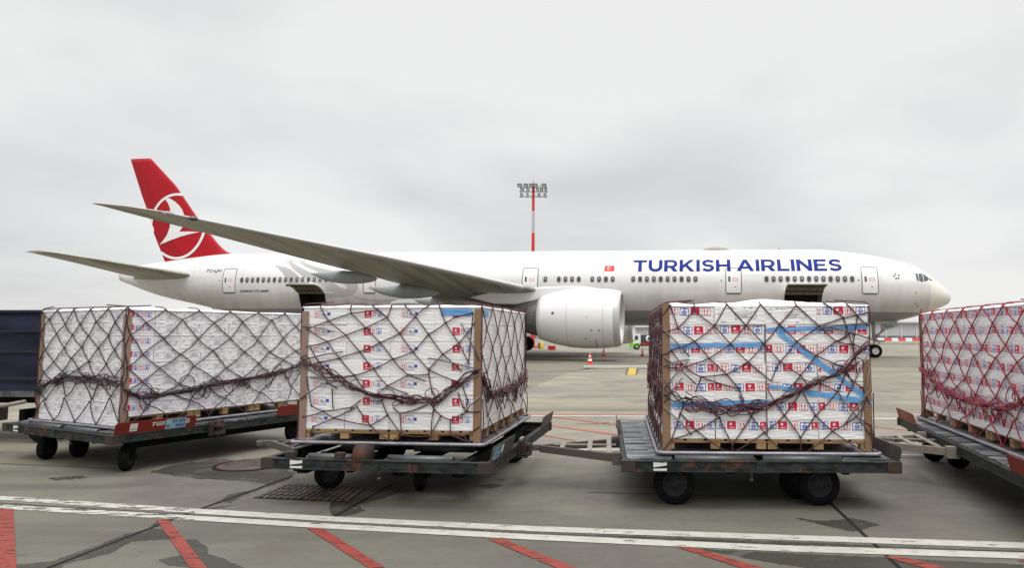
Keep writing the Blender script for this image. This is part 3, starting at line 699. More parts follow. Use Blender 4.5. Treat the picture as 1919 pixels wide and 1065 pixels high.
# ------------------------------------------------------------------ ground
def ground_material(name, mul=1.0, rough=.75, tint=(1, 1, 1), alpha=1.0):
    m = bpy.data.materials.new(name); m.use_nodes = True; nt = m.node_tree; N = nt.nodes; L = nt.links
    p = N['Principled BSDF']; p.inputs['Specular IOR Level'].default_value = .22; tc = N.new('ShaderNodeTexCoord')
    def nz(scale, st, det=6, r=.6):
        mp = N.new('ShaderNodeMapping'); mp.inputs['Scale'].default_value = st; n = N.new('ShaderNodeTexNoise'); n.inputs['Scale'].default_value = scale; n.inputs['Detail'].default_value = det; n.inputs['Roughness'].default_value = r
        L.new(tc.outputs['Object'], mp.inputs[0]); L.new(mp.outputs[0], n.inputs['Vector']); return n.outputs[0]
    def mr(s, a, b, c=0, d=1):
        r = N.new('ShaderNodeMapRange'); r.inputs['From Min'].default_value = a; r.inputs['From Max'].default_value = b; r.inputs['To Min'].default_value = c; r.inputs['To Max'].default_value = d; L.new(s, r.inputs['Value']); return r.outputs[0]
    def mix(f, a, b, bl='MIX'):
        x = N.new('ShaderNodeMixRGB'); x.blend_type = bl
        if isinstance(f, float): x.inputs[0].default_value = f
        else: L.new(f, x.inputs[0])
        for i, q_ in ((1, a), (2, b)):
            if isinstance(q_, tuple): x.inputs[i].default_value = q_+(1,)
            else: L.new(q_, x.inputs[i])
        return x.outputs[0]
    k = lambda c: tuple(v*mul*t for v, t in zip(c, tint))
    c = mix(mr(nz(.30, (1, 1, 1), 5, .55), .43, .57), k((.158, .152, .115)), k((.108, .095, .090)))
    c = mix(mr(nz(1.7, (1, 1, 1), 8, .7), .42, .72, 0, .65), c, k((.185, .182, .150)))
    c = mix(mr(nz(1.1, (.16, 1.3, 1), 8, .65), .52, .70, 0, .8), c, k((.078, .070, .058)))      # tyre scrub along the taxi lane
    c = mix(mr(nz(.30, (.05, .9, 1), 5, .6), .48, .62, 0, .7), c, k((.085, .080, .066)))
    c = mix(mr(nz(11, (1, 1, 1), 8, .75), .40, .75, 0, .45), c, k((.070, .066, .056)))
    c = mix(mr(nz(60, (1, 1, 1), 3, .7), .35, .75, 0, .4), c, k((.075, .072, .062)))
    c = mix(mr(nz(.9, (1, 1.6, 1), 5, .7), .68, .73, 0, .75), c, k((.055, .050, .045)))          # drips and oil
    # ground turns paler beyond the near lane, along a wavering edge
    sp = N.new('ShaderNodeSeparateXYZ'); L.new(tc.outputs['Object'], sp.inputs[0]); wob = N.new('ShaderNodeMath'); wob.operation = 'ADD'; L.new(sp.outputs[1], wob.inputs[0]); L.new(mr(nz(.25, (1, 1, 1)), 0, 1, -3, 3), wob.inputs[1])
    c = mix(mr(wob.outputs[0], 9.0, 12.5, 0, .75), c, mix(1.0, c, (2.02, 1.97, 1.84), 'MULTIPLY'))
    # slab-to-slab tone
    mp = N.new('ShaderNodeMapping'); mp.inputs['Rotation'].default_value = (0, 0, math.radians(33)); mp.inputs['Scale'].default_value = (1/6., 1/6., 1)
    br = N.new('ShaderNodeTexWhiteNoise'); fl_ = N.new('ShaderNodeVectorMath'); fl_.operation = 'FLOOR'
    L.new(tc.outputs['Object'], mp.inputs[0]); L.new(mp.outputs[0], fl_.inputs[0]); L.new(fl_.outputs[0], br.inputs['Vector'])
    c = mix(1.0, c, mr(br.outputs['Value'], 0, 1, .9, 1.06), 'MULTIPLY')
    L.new(c, p.inputs['Base Color'])
    rr = mr(nz(.8, (1, 1, 1)), .3, .7, rough-.12, rough+.08); L.new(rr, p.inputs['Roughness'])
    b = N.new('ShaderNodeBump'); b.inputs['Strength'].default_value = .25; b.inputs['Distance'].default_value = .006; L.new(nz(45, (1, 1, 1), 6, .7), b.inputs['Height']); L.new(b.outputs[0], p.inputs['Normal'])
    if alpha < 1: L.new(mr(nz(2.2, (1, 1, 1), 6, .65), .36, .50, alpha-.62, alpha), p.inputs['Alpha'])
    return m
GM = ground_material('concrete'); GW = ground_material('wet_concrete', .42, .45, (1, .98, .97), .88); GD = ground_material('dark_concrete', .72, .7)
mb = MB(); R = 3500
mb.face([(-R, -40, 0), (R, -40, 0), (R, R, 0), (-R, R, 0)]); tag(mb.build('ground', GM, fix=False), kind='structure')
def paint_material(name, col, wear=.5, soft=.06, scale=9):
    m = mat(name, col, .65, noise=(6, tuple(c*.75 for c in col), .4, .75)); nt = m.node_tree; N = nt.nodes; L = nt.links
    tc = N.new('ShaderNodeTexCoord'); n = N.new('ShaderNodeTexNoise'); n.inputs['Scale'].default_value = scale; n.inputs['Detail'].default_value = 9; n.inputs['Roughness'].default_value = .72
    mp = N.new('ShaderNodeMapping'); mp.inputs['Scale'].default_value = (.45, 1.6, 1); L.new(tc.outputs['Object'], mp.inputs[0]); L.new(mp.outputs[0], n.inputs['Vector'])
    r = N.new('ShaderNodeMapRange'); r.inputs['From Min'].default_value = wear; r.inputs['From Max'].default_value = wear+soft; r.inputs['To Min'].default_value = 1; r.inputs['To Max'].default_value = 0
    L.new(n.outputs[0], r.inputs['Value']); L.new(r.outputs[0], N['Principled BSDF'].inputs['Alpha']); return m
PW = paint_material('worn_white_paint', (.39, .378, .335), .58); PWW = paint_material('very_worn_white_paint', (.42, .405, .36), .50)
PR = paint_material('worn_red_paint', (.20, .022, .011), .53, .12); PRF = paint_material('faded_red_paint', (.30, .10, .075), .52, .2, 3); PY = paint_material('yellow_paint', (.45, .31, .02), .62)
PB = mat('black_paint', (.05, .05, .05), .7)
def sheet(name, pts, m, z=.004, label=None):
    mb = MB(); mb.addbm(poly_bm([[tuple(gp(x, y))[:2] for x, y in pts]]), lambda a, b: (a, b, z)); return tag(mb.build(name, m, fix=False), kind='structure')
def rough_loop(pts, amp=2.0, d=9):
    o = []
    for i, p in enumerate(pts):
        z = pts[(i+1) % len(pts)]; n = max(1, int(math.dist(p, z)/d))
        for k in range(n): o.append((p[0]+(z[0]-p[0])*k/n+random.gauss(0, amp), p[1]+(z[1]-p[1])*k/n+random.gauss(0, amp*.35)))
    return o
Z8 = lambda pts: [(x/1.919, 860+y/1.919) for x, y in pts]
# damp patches (z .002) below markings (.005)
for pts in (Z8([(40, 385), (180, 372), (330, 322), (450, 275), (540, 250), (570, 222), (640, 205), (700, 183), (860, 165), (800, 178), (730, 188), (640, 215), (560, 250), (170, 393), (60, 420)]),
            Z8([(170, 395), (330, 335), (560, 252), (600, 258), (640, 290), (470, 300), (400, 340), (230, 385), (200, 405)]),
            Z8([(640, 300), (700, 290), (745, 318), (750, 345), (800, 360), (880, 395), (900, 440), (720, 440), (700, 395), (600, 385), (570, 365), (650, 350)]),
            Z8([(780, 158), (830, 128), (930, 112), (962, 92), (880, 82), (700, 72), (540, 50), (640, 20), (800, 2), (960, 20), (1060, 50), (1040, 75), (870, 135), (830, 160)]),
            Z8([(1190, 150), (1330, 112), (1400, 98), (1480, 112), (1360, 148), (1290, 165), (1312, 190), (1240, 210), (1205, 214), (1180, 190)]),
            Z8([(1700, 100), (1780, 90), (1810, 100), (1760, 110)]), Z8([(1780, 70), (1830, 76), (1800, 84)]), Z8([(170, 72), (300, 62), (320, 70), (200, 80)]),
            [(0, 943), (150, 952), (360, 966), (620, 982), (1000, 1000), (1460, 1016), (1919, 1034), (1919, 1038), (1460, 1022), (1000, 1004), (620, 986), (365, 972), (150, 956), (0, 948)],
            [(1490, 972), (1540, 978), (1600, 972), (1650, 985), (1600, 998), (1560, 990)],
            [(1300, 1030), (1640, 1045), (1919, 1060), (1919, 1085), (1600, 1080), (1420, 1052)],
            ):
    sheet('damp_patch', rough_loop(pts, 1.5, 6), GW, .002)
sheet('dark_band', [(-200, 668), (1245, 666), (1245, 683), (1130, 688), (1060, 700), (985, 732), (900, 760), (-200, 765)], GD, .002)  # darker flat bands across the far ground
sheet('dark_band', [(1100, 690.5), (1245, 690.5), (1245, 693), (1080, 693)], GW, .002)
sheet('dark_band', rough_loop([(1600, 672), (1760, 678), (1760, 692), (1600, 690)], .6, 20), GD, .002)
sheet('dark_band', [(1600, 643.5), (1800, 643.5), (1800, 645.5), (1600, 645.5)], GW, .002)
# expansion joints
def joint(a, b, w=.036, z=.004):
    A, B = gp(*a), gp(*b); d = (B-A).normalized(); n = Vector((-d.y, d.x, 0))*w/2
    mb = MB(); mb.face([A-n+Vector((0, 0, z)), B-n+Vector((0, 0, z)), B+n+Vector((0, 0, z)), A+n+Vector((0, 0, z))]); tag(mb.build('joint', JM, fix=False), kind='structure')
JM = mat('joint_seal', (.016, .015, .014), .9, spec=.1)
joint((75, 1072), (365, 959)); joint((365, 959), (547, 894), .04); joint((620, 973), (735, 909)); joint((1545, 934), (1690, 1070), .036)
joint((0, 827), (80, 831), .03); joint((0, 870), (230, 880), .02); joint((1640, 858), (1919, 862), .02)
for y in (716, 745, 770): joint((985, y), (1240, y-.5), .03)
joint((1640, 735), (1720, 736), .04); joint((1100, 924), (1620, 937), .02, .003)
def line(name, up_, lo, m): sheet(name, up_+lo[::-1], m, .006)
ax_ = [0, 156, 365]; bx_ = [365, 625, 1000, 1460, 1919]
UA = dict(zip([-60, 0, 156, 365, 625, 1000, 1460, 1919, 2000], [928.5, 931, 941.5, 955, 970, 988, 1004, 1019, 1022])); LA = dict(zip(UA, [935, 938.5, 950, 964.5, 979.5, 998, 1014, 1030.5, 1033]))
UB = dict(zip(UA, [944, 947.5, 956, 968.5, 984, 1003.5, 1024, 1038, 1040])); LB = dict(zip(UA, [952, 955, 965, 977.5, 993.5, 1014, 1035.5, 1049.5, 1052]))
for U, Lo in ((UA, LA), (UB, LB)):
    for ks, m in (([-60, 0, 156, 365], PWW), ([365, 625, 1000, 1460, 1919, 2000], PW)):
        line('white_line', [(x, U[x]) for x in ks], [(x, Lo[x]) for x in ks], m)
for p in ([(-2, 955), (25, 955.5), (32, 1085), (-5, 1085)], [(292, 975), (316, 976), (400, 1082), (367, 1082)], [(575, 991.5), (605, 992.5), (745, 1080), (712, 1080)], [(912, 1011.5), (945, 1013), (1110, 1078), (1070, 1078)],
          [(1267, 1027), (1300, 1028), (1470, 1078), (1425, 1078)], [(1655, 1045), (1695, 1046.5), (1850, 1085), (1800, 1085)], [(1905, 1052), (1940, 1054), (2000, 1066), (1960, 1066)]):
    sheet('red_line', p, PR, .006)
# far markings
sheet('white_line', [(985, 778.7), (1245, 780.5), (1245, 782.8), (985, 780.9)], PW, .006); sheet('red_line', [(985, 776.2), (1245, 778.2), (1245, 780.0), (985, 778.1)], PRF, .006)
sheet('white_line', [(1600, 784.5), (1730, 785), (1730, 787.5), (1600, 787)], PW, .006)
sheet('white_line', [(940, 841), (1180, 843), (1180, 846), (940, 844)], PW, .006); sheet('white_line', [(1640, 851.5), (1960, 856), (1960, 859), (1640, 854.5)], PW, .006)
for a, b, w in (((1035, 781), (1175, 798), 2.2), ((1005, 793), (1175, 816), 3.5), ((1000, 812), (1080, 826), 2.5), ((1640, 800), (1700, 806), 2), ((1640, 822), (1700, 824), 2), ((1080, 795), (1175, 793), 1)):
    sheet('red_line', [(a[0], a[1]), (b[0], b[1]), (b[0], b[1]+w), (a[0], a[1]+w)], PRF, .0075)
sheet('white_line', [(1094, 686), (1245, 686), (1245, 688), (1094, 688)], PW, .006); sheet('white_line', [(1094, 667), (1245, 667), (1245, 668), (1094, 668)], PW, .006)
sheet('yellow_line', [(1179, 690.5), (1193, 690.5), (1190.5, 703), (1175.5, 703)], PY, .008); sheet('black_line', [(1175, 690.5), (1198, 690.5), (1194, 703), (1171, 703)], PB, .006)
sheet('yellow_line', [(1163, 703.6), (1200, 703.6), (1200, 704.8), (1163, 704.8)], PY, .006)
sheet('white_line', [(985, 665.5), (1100, 665.5), (1100, 666.8), (985, 666.8)], PW, .006)
# manhole and drain grate
def grate_material():
    m = mat('cast_iron', (.085, .052, .034), .6, noise=(5, (.03, .026, .024), .4, .6)); nt = m.node_tree; N = nt.nodes; L = nt.links
    tc = N.new('ShaderNodeTexCoord'); ch = N.new('ShaderNodeTexVoronoi'); ch.inputs['Scale'].default_value = 22; L.new(tc.outputs['Object'], ch.inputs['Vector'])
    b = N.new('ShaderNodeBump'); b.inputs['Strength'].default_value = 1; b.inputs['Distance'].default_value = .02; L.new(ch.outputs[0], b.inputs['Height']); L.new(b.outputs[0], N['Principled BSDF'].inputs['Normal']); return m
GI = grate_material()
mh = MB(); c0 = gp(468, 873); rad = .42
mh.lathe([(.0, rad+.05), (.012, rad+.05), (.012, rad+.01)], c0, 'z', 40, 1); mh.lathe([(.012, rad), (.014, rad-.02), (.014, 0)], c0, 'z', 40, 0)
tag(mh.build('manhole_cover', [GI, JM], fix=True), 'round dark manhole cover in the concrete between two dollies', 'manhole cover')
gr = MB(); Q = [gp(*p) for p in ((474, 935), (652, 943), (688, 914), (540, 908))]
u_, v_ = (Q[1]-Q[0]), (Q[3]-Q[0])
gr.face([p+Vector((0, 0, .005)) for p in Q], 1)
NB = 14
for i in range(NB):
    for j in range(5):
        a0, a1 = (i+.14)/NB, (i+.86)/NB; b0, b1 = (j+.1)/5, (j+.9)/5
        def bl(a, b, z): return Q[0]*(1-a)*(1-b)+Q[1]*a*(1-b)+Q[2]*a*b+Q[3]*(1-a)*b+Vector((0, 0, z))
        gr.face([bl(a0, b0, .014), bl(a1, b0, .014), bl(a1, b1, .014), bl(a0, b1, .014)], 0)
        for e in (((a0, b0), (a1, b0)), ((a1, b0), (a1, b1)), ((a1, b1), (a0, b1)), ((a0, b1), (a0, b0))): gr.face([bl(*e[0], .006), bl(*e[1], .006), bl(*e[1], .014), bl(*e[0], .014)], 0)
tag(gr.build('drain_grate', [GI, JM], fix=False), 'rusty rectangular iron drain grate in the ground before the second dolly', 'drain grate')
# ------------------------------------------------------------------ distance
WB = mat('far_cladding', (.50, .50, .52), .6, noise=(.08, (.42, .43, .45), .4, .6, (1, 1, .1))); RB = mat('far_roof', (.62, .62, .64), .6); BB = mat('far_band', (.12, .14, .20), .5)
RW = mat('barrier_red', (.62, .07, .05), .6); WW = mat('barrier_white', (.75, .74, .72), .6); CON = mat('far_concrete', (.38, .37, .35), .8)
def building(x0, x1, yt, Y, label, bays):
    a, b = at(x0, 620, Y), at(x1, 620, Y); top = at((x0+x1)/2, yt, Y).z; W_ = b.x-a.x; cx = (a.x+b.x)/2
    o = empty('terminal_building', (cx, Y+15, 0), 0, label=label, cat='building')
    m = MB(); m.box((0, 0, (top-.5)/2), (W_, 30, top-.5)); m.build('wall', WB, o)
    m = MB(); m.box((0, -.3, top-.25), (W_+1, 31.5, .5)); m.build('roof', RB, o)
    m = MB(); m.box((0, -15.06, 1.0), (W_-1, .1, .7)); m.build('window', BB, o)
    for i in range(bays):
        x = -W_/2+W_*(i+.5)/bays; m = MB(); m.box((x, -15.08, top*.52), (.35, .3, top*.8)); m.build('pilaster', RB, o)
    m = MB(); m.box((W_*.12, -15.3, top*.8), (3, .5, .8)); m.build('lamp_box', BB, o)
    return o
building(1560, 1960, 602.5, 230, 'long low pale grey building far behind the nose wheel of the aircraft', 14)
building(930, 1545, 611.5, 260, 'long low white striped building far away under the engine and fuselage', 20)
bq = empty('safety_barrier', at(1690, 636, 190).xyz*Vector((1, 1, 0)) if False else (at(1690, 640, 190).x, 190, 0), 0, label='row of low red and white plastic barriers far behind the nose wheel', cat='barrier')
for i in range(26):
    m = MB(); m.prism([(-.5, 0), (.5, 0), (.3, .4), (.2, 1.0), (-.2, 1.0), (-.3, .4)], lambda a, b, d: ((i-13)*1.9+d, a*.5, b*.9), -.9, .9); m.build('barrier_block', RW if i % 2 else WW, bq)
# floodlight mast
MR = mat('mast_red', (.60, .03, .02), .5); MW = mat('mast_white', (.46, .46, .47), .5); MD = mat('floodlight_dark', (.04, .04, .045), .5)
mY = 96; mx0 = at(998, 640, mY).x; mtop = at(996, 349, mY).z
mo = empty('light_mast', (mx0, mY, 0), 0, label='tall red and white striped floodlight mast standing behind the aircraft', cat='light mast')
zz = [0, at(996, 437, mY).z, at(996, 395.5, mY).z, mtop]
zz = [0, 5.0, 9.9, zz[1], zz[2], mtop]
for k, (a, b) in enumerate(zip(zz[:-1], zz[1:])):
    m = MB(); ra, rb = .31-.006*a, .31-.006*b; m.lathe([(a, ra), (b, rb)], (0, 0, 0), 'z', 20); m.build('mast_section', MR if k % 2 == 0 else MW, mo)
m = MB(); m.lathe([(0, .62), (.25, .62), (.3, .4)], (0, 0, 0), 'z', 20); m.box((0, 0, .12), (1.3, 1.3, .24)); m.build('base_plate', MR, mo)
m = MB()
for z in (mtop-.15, mtop-.75, mtop-1.45):
    for y in (-.5, .5): m.tube([(-1.95, y, z), (1.95, y, z)], .035, 4)
    m.tube([(0, -1.2, z), (0, 1.2, z)], .035, 4)
for x in (-1.8, -.95, .95, 1.8): m.tube([(x, 0, mtop+.25), (x, 0, mtop-1.6)], .03, 4)
m.tube([(0, 0, mtop), (0, 0, mtop+.75)], .04, 4); m.build('head_frame', MD, mo)
for z, xs_, sz_ in ((mtop+.05, (-1.9, -1.05, -.3, .3, 1.5), (.62, .55, .26)), (mtop-.55, (-1.5, -.75, .6, 1.2, 1.75), (.38, .5, .3)), (mtop-1.35, (-1.6, -.8, .75, 1.6), (.28, .45, .42))):
    for x in xs_:
        m = MB(); m.box((x, -.35, z), sz_, 0, Matrix.Rotation(math.radians(-25), 3, 'X')); m.box((x, -.6, z-.12), (sz_[0]*.8, .05, sz_[2]*.7), 1); m.build('floodlight', [MD, M['mid_line']], mo)
# traffic cones
CO = mat('cone_orange', (.75, .07, .02), .5); CW = mat('cone_white', (.8, .8, .78), .5)
cone = None
for x, y, lab in ((1105.5, 683, 'largest orange and white traffic cone, standing under the engine'), (1131.5, 667.5, 'small orange traffic cone right behind the engine, farther than the big cone'), (1204, 668, 'small orange traffic cone in front of the green and white truck'), (1219.5, 680.5, 'orange traffic cone partly hidden by the corner of the blue taped load')):
    p = gp(x, y)
    if cone is None:
        cone = c = empty('traffic_cone', p, 0, cat='traffic cone', group='traffic cones round the aircraft')
        m = MB(); m.lathe([(.03, .17), (.2, .132), (.2001, .1321), (.36, .095), (.48, .068), (.6, .042), (.72, .022), (.73, 0)], (0, 0, 0), 'z', 20); body = m.build('cone_body', CO, c)
        for a, b in ((.2, .33), (.46, .55)):
            m = MB(); ra, rb = .178-.22*a+.006, .178-.22*b+.006; m.lathe([(a, ra), (b, rb)], (0, 0, 0), 'z', 20); m.build('reflective_band', CW, c)
        m = MB(); m.box((0, 0, .018), (.42, .42, .036)); m.build('cone_base', CO, c, bevel=.012)
    else: c = copy_tree(cone); c.location = p
    c['label'] = lab
# small things at the mast foot
p = gp(1034, 657); m = MB(); m.box((0, 0, .25), (.85, .5, .42)); m.box((0, 0, .49), (.95, .6, .06)); m.tube([(-.3, -.27, .3), (.3, -.27, .3)], .03, 6)
o = m.build('tool_crate', MR, bevel=.02); o.location = p; tag(o, 'low dark red crate on the apron under the engine exhaust', 'crate')
p = gp(1015, 655); m = MB(); m.lathe([(0, .19), (.04, .2), (.75, .2), (.85, .12), (.86, .07), (.95, .07), (.95, 0)], (0, 0, 0), 'z', 16); o = m.build('gas_bottle', mat('yellow_bottle', (.62, .47, .03), .5)); o.location = p; tag(o, 'yellow cylinder standing beside the mast foot', 'cylinder')
p = gp(1010.5, 654); m = MB(); m.lathe([(0, .17), (.6, .17), (.72, .08), (.8, .06), (.8, 0)], (0, 0, 0), 'z', 16); o = m.build('fire_extinguisher', mat('maroon_bottle', (.16, .02, .03), .5)); o.location = p; tag(o, 'dark red extinguisher between the mast foot and the yellow cylinder', 'extinguisher')
# service truck
TG = mat('truck_green', (.22, .52, .06), .4); TW = mat('truck_white', (.72, .73, .72), .4); TR = mat('truck_red', (.45, .03, .02), .5); TD = mat('truck_dark', (.05, .05, .055), .5)
tY = 84.0; p = gp(1192, 655.3); tY = p.y; x0 = at(1179, 655, tY).x
T = empty('service_truck', (x0, tY, 0), 0, label='small white and green service truck with hose reel behind the aircraft', cat='truck')
def prof(name, pts, y0, y1, m, par=T, bev=.04):
    k = MB(); k.prism(pts, lambda a, b, d: (a, d, b), y0, y1); return k.build(name, m, par, bevel=bev)
cab = prof('cab', [(.12, .62), (1.35, .62), (1.35, 1.85), (.55, 1.87), (.28, 1.75), (.1, 1.1)], -.85, .85, TW)
prof('bumper', [(0, .3), (1.1, .3), (1.3, .55), (1.3, .85), (.45, .72), (.35, .88), (.06, .88)], -.9, .9, TG)
m = MB(); m.face([(.42, -.857, 1.15), (1.05, -.857, 1.15), (1.05, -.857, 1.68), (.5, -.857, 1.68)]); m.build('side_window', M['glass_dark'], cab)
m = MB(); m.box((.14, 0, 1.42), (.05, 1.5, .5), 0, Matrix.Rotation(.27, 3, 'Y')); m.build('windscreen', M['glass_dark'], cab)
m = MB(); m.box((.25, -.98, 1.35), (.08, .1, .32)); m.build('mirror', TD, cab)
prof('chassis', [(1.3, .42), (5.2, .42), (5.2, .78), (1.3, .78)], -.5, .5, TD, T, .0)
prof('side_panel', [(1.5, .55), (5.2, .55), (5.2, .82), (1.5, .82)], -.88, .88, TR, T, .02)
prof('tank_body', [(1.5, .82), (5.2, .82), (5.2, 1.8), (1.5, 1.8)], -.8, .8, TD, T, .05)
m = MB(); m.lathe([(-.16, 0), (-.16, .34), (-.1, .4), (.1, .4), (.14, .3), (.14, 0)], (2.35, -.9, 1.32), 'y', 24, 0); m.lathe([(-.19, .0), (-.19, .15), (-.15, .16)], (2.35, -.9, 1.32), 'y', 16, 1); m.build('hose_reel', [TW, TD], T)
m = MB(); m.box((3.3, -.83, 1.4), (.5, .08, .6)); m.build('control_panel', TW, T)
for x in (.88, 4.3):
    for y in (-.78, .78):
        m = MB(); wheel(m, (x, y, .38), .38, .24); w_ = m.build('wheel', M['rubber'], T); m = MB(); rim(m, (x, y, .38), .38, .24); m.build('rim', M['hub'], w_)
# ------------------------------------------------------------------ dollies
RUST = (.10, .038, .018)
M['steel'] = mat('dolly_steel', (.026, .032, .030), .6, spec=.2, noise=(7, (.010, .010, .010), .42, .62, (1, 1, 3)), rust=(.57, RUST, 5), bump=(25, .15, .004))
M['steel_rusty'] = mat('rusty_steel', (.05, .033, .026), .7, spec=.25, noise=(6, (.03, .03, .03), .4, .6), rust=(.55, (.085, .03, .014), 6), bump=(25, .2, .004))
M['steel_dark'] = mat('underframe_steel', (.007, .007, .007), .9, spec=.1, rust=(.64, (.03, .014, .01), 4))
M['deck'] = mat('deck_plate', (.065, .07, .073), .42, metal=.3, noise=(2.6, (.26, .265, .275), .50, .60, (1, 5, 1)), bump=(70, .3, .003))
M['roller'] = mat('roller_steel', (.09, .095, .10), .4, metal=.5, noise=(8, (.07, .07, .07), .4, .7))
M['plate_red'] = mat('plate_red', (.19, .020, .012), .5, spec=.3, noise=(5, (.12, .017, .012), .4, .7), rust=(.66, (.06, .03, .02), 8))
M['plate_grey'] = mat('plate_grey', (.055, .055, .052), .55, noise=(5, (.03, .03, .03), .4, .7), rust=(.62, RUST, 6))
M['bar_beige'] = mat('bar_beige', (.24, .215, .18), .65, rust=(.58, (.13, .08, .05), 7))
M['bar_grey'] = mat('bar_grey', (.075, .065, .058), .65, rust=(.55, (.10, .055, .03), 7))
M['sticker'] = mat('sticker_white', (.62, .62, .60), .6)
M['sign_blue'] = mat('sign_blue', (.23, .36, .46), .5); M['sign_text'] = mat('sign_text', (.02, .05, .20), .5); M['mint'] = mat('sign_mint', (.25, .55, .42), .5)
def dolly_centre(corner, yaw, W, D, which):
    R = Matrix.Rotation(yaw, 3, 'Z'); sx = -1 if which == 'left' else 1
    return Vector((corner[0], corner[1], 0))-R@Vector((sx*W/2, -D/2, 0))
def make_dolly(corner, which, yaw, label, plates, drawbar, W=2.88, D=3.5, front_open=False, bar='bar_grey', hitch=True, bar_y=-.3, wheels=()):
    yaw = math.radians(yaw); c = dolly_centre(corner, yaw, W, D, which)
    o = empty('cargo_dolly', c, yaw, label=label, cat='cargo dolly', group='pallet dollies coupled in a train')
    zt = .525; h = .115; w2, d2 = W/2, D/2
    # frame rails, each with an upper and lower lip
    m = MB()
    for sy in (-1, 1):
        m.box((0, sy*(d2-.02), zt-h/2), (W-.004, .035, h-.02)); m.box((0, sy*(d2-.03), zt-.006), (W, .075, .012)); m.box((0, sy*(d2-.03), zt-h+.006), (W, .075, .012))
    for sx in (-1, 1):
        m.box((sx*(w2-.02), 0, zt-h/2-.002), (.035, D-.16, h-.024)); m.box((sx*(w2-.032), 0, zt-.008), (.07, D-.16, .012)); m.box((sx*(w2-.032), 0, zt-h+.008), (.07, D-.16, .012))
    m.box((0, -d2-.004, zt-h/2), (.11, .012, h+.012)) 
    m.build('frame', M['steel'], o, bevel=.004)
    for sx in (-1, 1):
        for sy in (-1, 1):
            m = MB(); m.box((sx*(w2-.06), sy*(d2-.036), zt-h/2), (.15, .086, h+.006)); m.build('corner_cap', M['steel_rusty'], o, bevel=.006)
    m = MB()
    for x in (-.9, -.3, .3, .9): m.box((x, 0, zt-.095), (.07, D-.12, .10))
    for y in (-d2+.35, 0, d2-.35): m.box((0, y, zt-.12), (W-.12, .08, .09))
    m.build('crossmember', M['steel_dark'], o)
    # deck: tread plates left and right with slots, roller beds between
    if not front_open:
        for sx in (-1, 1):
            m = MB(); y = -d2+.085
            for k in range(7):
                yl = (D-.17)/7; m.box((sx*(w2-.29), y+yl*(k+.5), zt+.006), (.48, yl-.012, .014))
            tp = m.build('tread_plate', M['deck'], o)
            for k in range(6): m = MB(); m.box((sx*(w2-.18), -d2+.6+k*.48, zt+.0145), (.24, .035, .006)); m.build('slot', M['dark'], tp)
    else:
        for x in (-.98, -.42): m = MB(); m.box((x, -d2+.09, zt+.03), (.10, .08, .06)); m.build('stop_bracket', M['steel_rusty'], o, bevel=.004)
        m = MB(); m.lathe([(-.07, .0), (-.07, .13), (.07, .13), (.07, 0)], (-.17, -d2+.12, zt+.03), 'x', 20); m.build('guide_wheel', M['steel_rusty'], o)
    for k in range(5 if front_open else 3):
        y = -d2+.14+k*.75
        for x0, x1 in ((.10, .82), (-.80, -.30)) if front_open else ((-.88, -.05), (.05, .88)): m = MB(); m.tube([(x0, y, zt-.005), (x1, y, zt-.005)], .045, 14); m.build('roller', M['roller'], o)
    # running gear
    for xw in sorted(set(round(w[0], 2) for w in wheels)):
        m = MB(); m.box((xw, 0, .36), (.12, D-.7, .12)); m.build('axle', M['steel_dark'], o)
    for xw, yw, ang, wr in wheels:
        m = MB(); wheel(m, (0, 0, 0), wr, .62*wr, 'y', .6); wo = m.build('wheel', M['rubber'], o); wo.location = (xw, yw, wr); wo.rotation_euler = (0, 0, math.radians(ang))
        m = MB(); rim(m, (0, 0, 0), wr, .62*wr, 'y', 0, .6)
        for k in range(5): m.lathe([(-.27*wr, 0), (-.27*wr, .012), (-.2*wr, .012)], (.07*math.cos(k*PI*.4), 0, .07*math.sin(k*PI*.4)), 'y', 6)
        m.build('rim', M['rim_dirty'], wo)
        m = MB(); m.prism([(-.10, .43), (.10, .43), (.04, .2), (-.04, .2)], lambda a, b, d: (a, .08+d, b-wr), -.012, .012); m.tube([(0, -.02, 0), (0, .12, 0)], .03, 8); m.build('fork', M['steel_dark'], wo)
    m = MB(); m.tube([(-.05, -d2+.25, .42), (-.05, -d2+.25, .30)], .018, 8); m.tube([(-.05, -d2+.25, .30), (-.05, -d2+.25, .27)], .024, 8); m.build('drop_pin', M['roller'], o)
    # guide plates on the long edges: (side, y0, y1, material, height)
    for sx, y0, y1, mk, hh, txt in plates:
        m = MB(); t0 = .0; til = math.radians(14)
        def fn(a, b, d, sx=sx, til=til): return (sx*(w2-.012+b*math.sin(til)+d), a, zt+.002+b*math.cos(til))
        r = .04; pts = [(y0, 0), (y1, 0), (y1, hh-r), (y1-r*.3, hh-r*.3), (y1-r, hh), (y0+r, hh), (y0+r*.3, hh-r*.3), (y0, hh-r)]
        m.prism(pts, fn, 0, .012); po = m.build('guide_plate', M[mk], o, bevel=.002)
        def on(name, m_, pb, off, s_=sx):
            k = MB(); k.addbm(pb, lambda a, b: fn(a, b, .012+off), 0); return k.build(name, m_, po, fix=False)
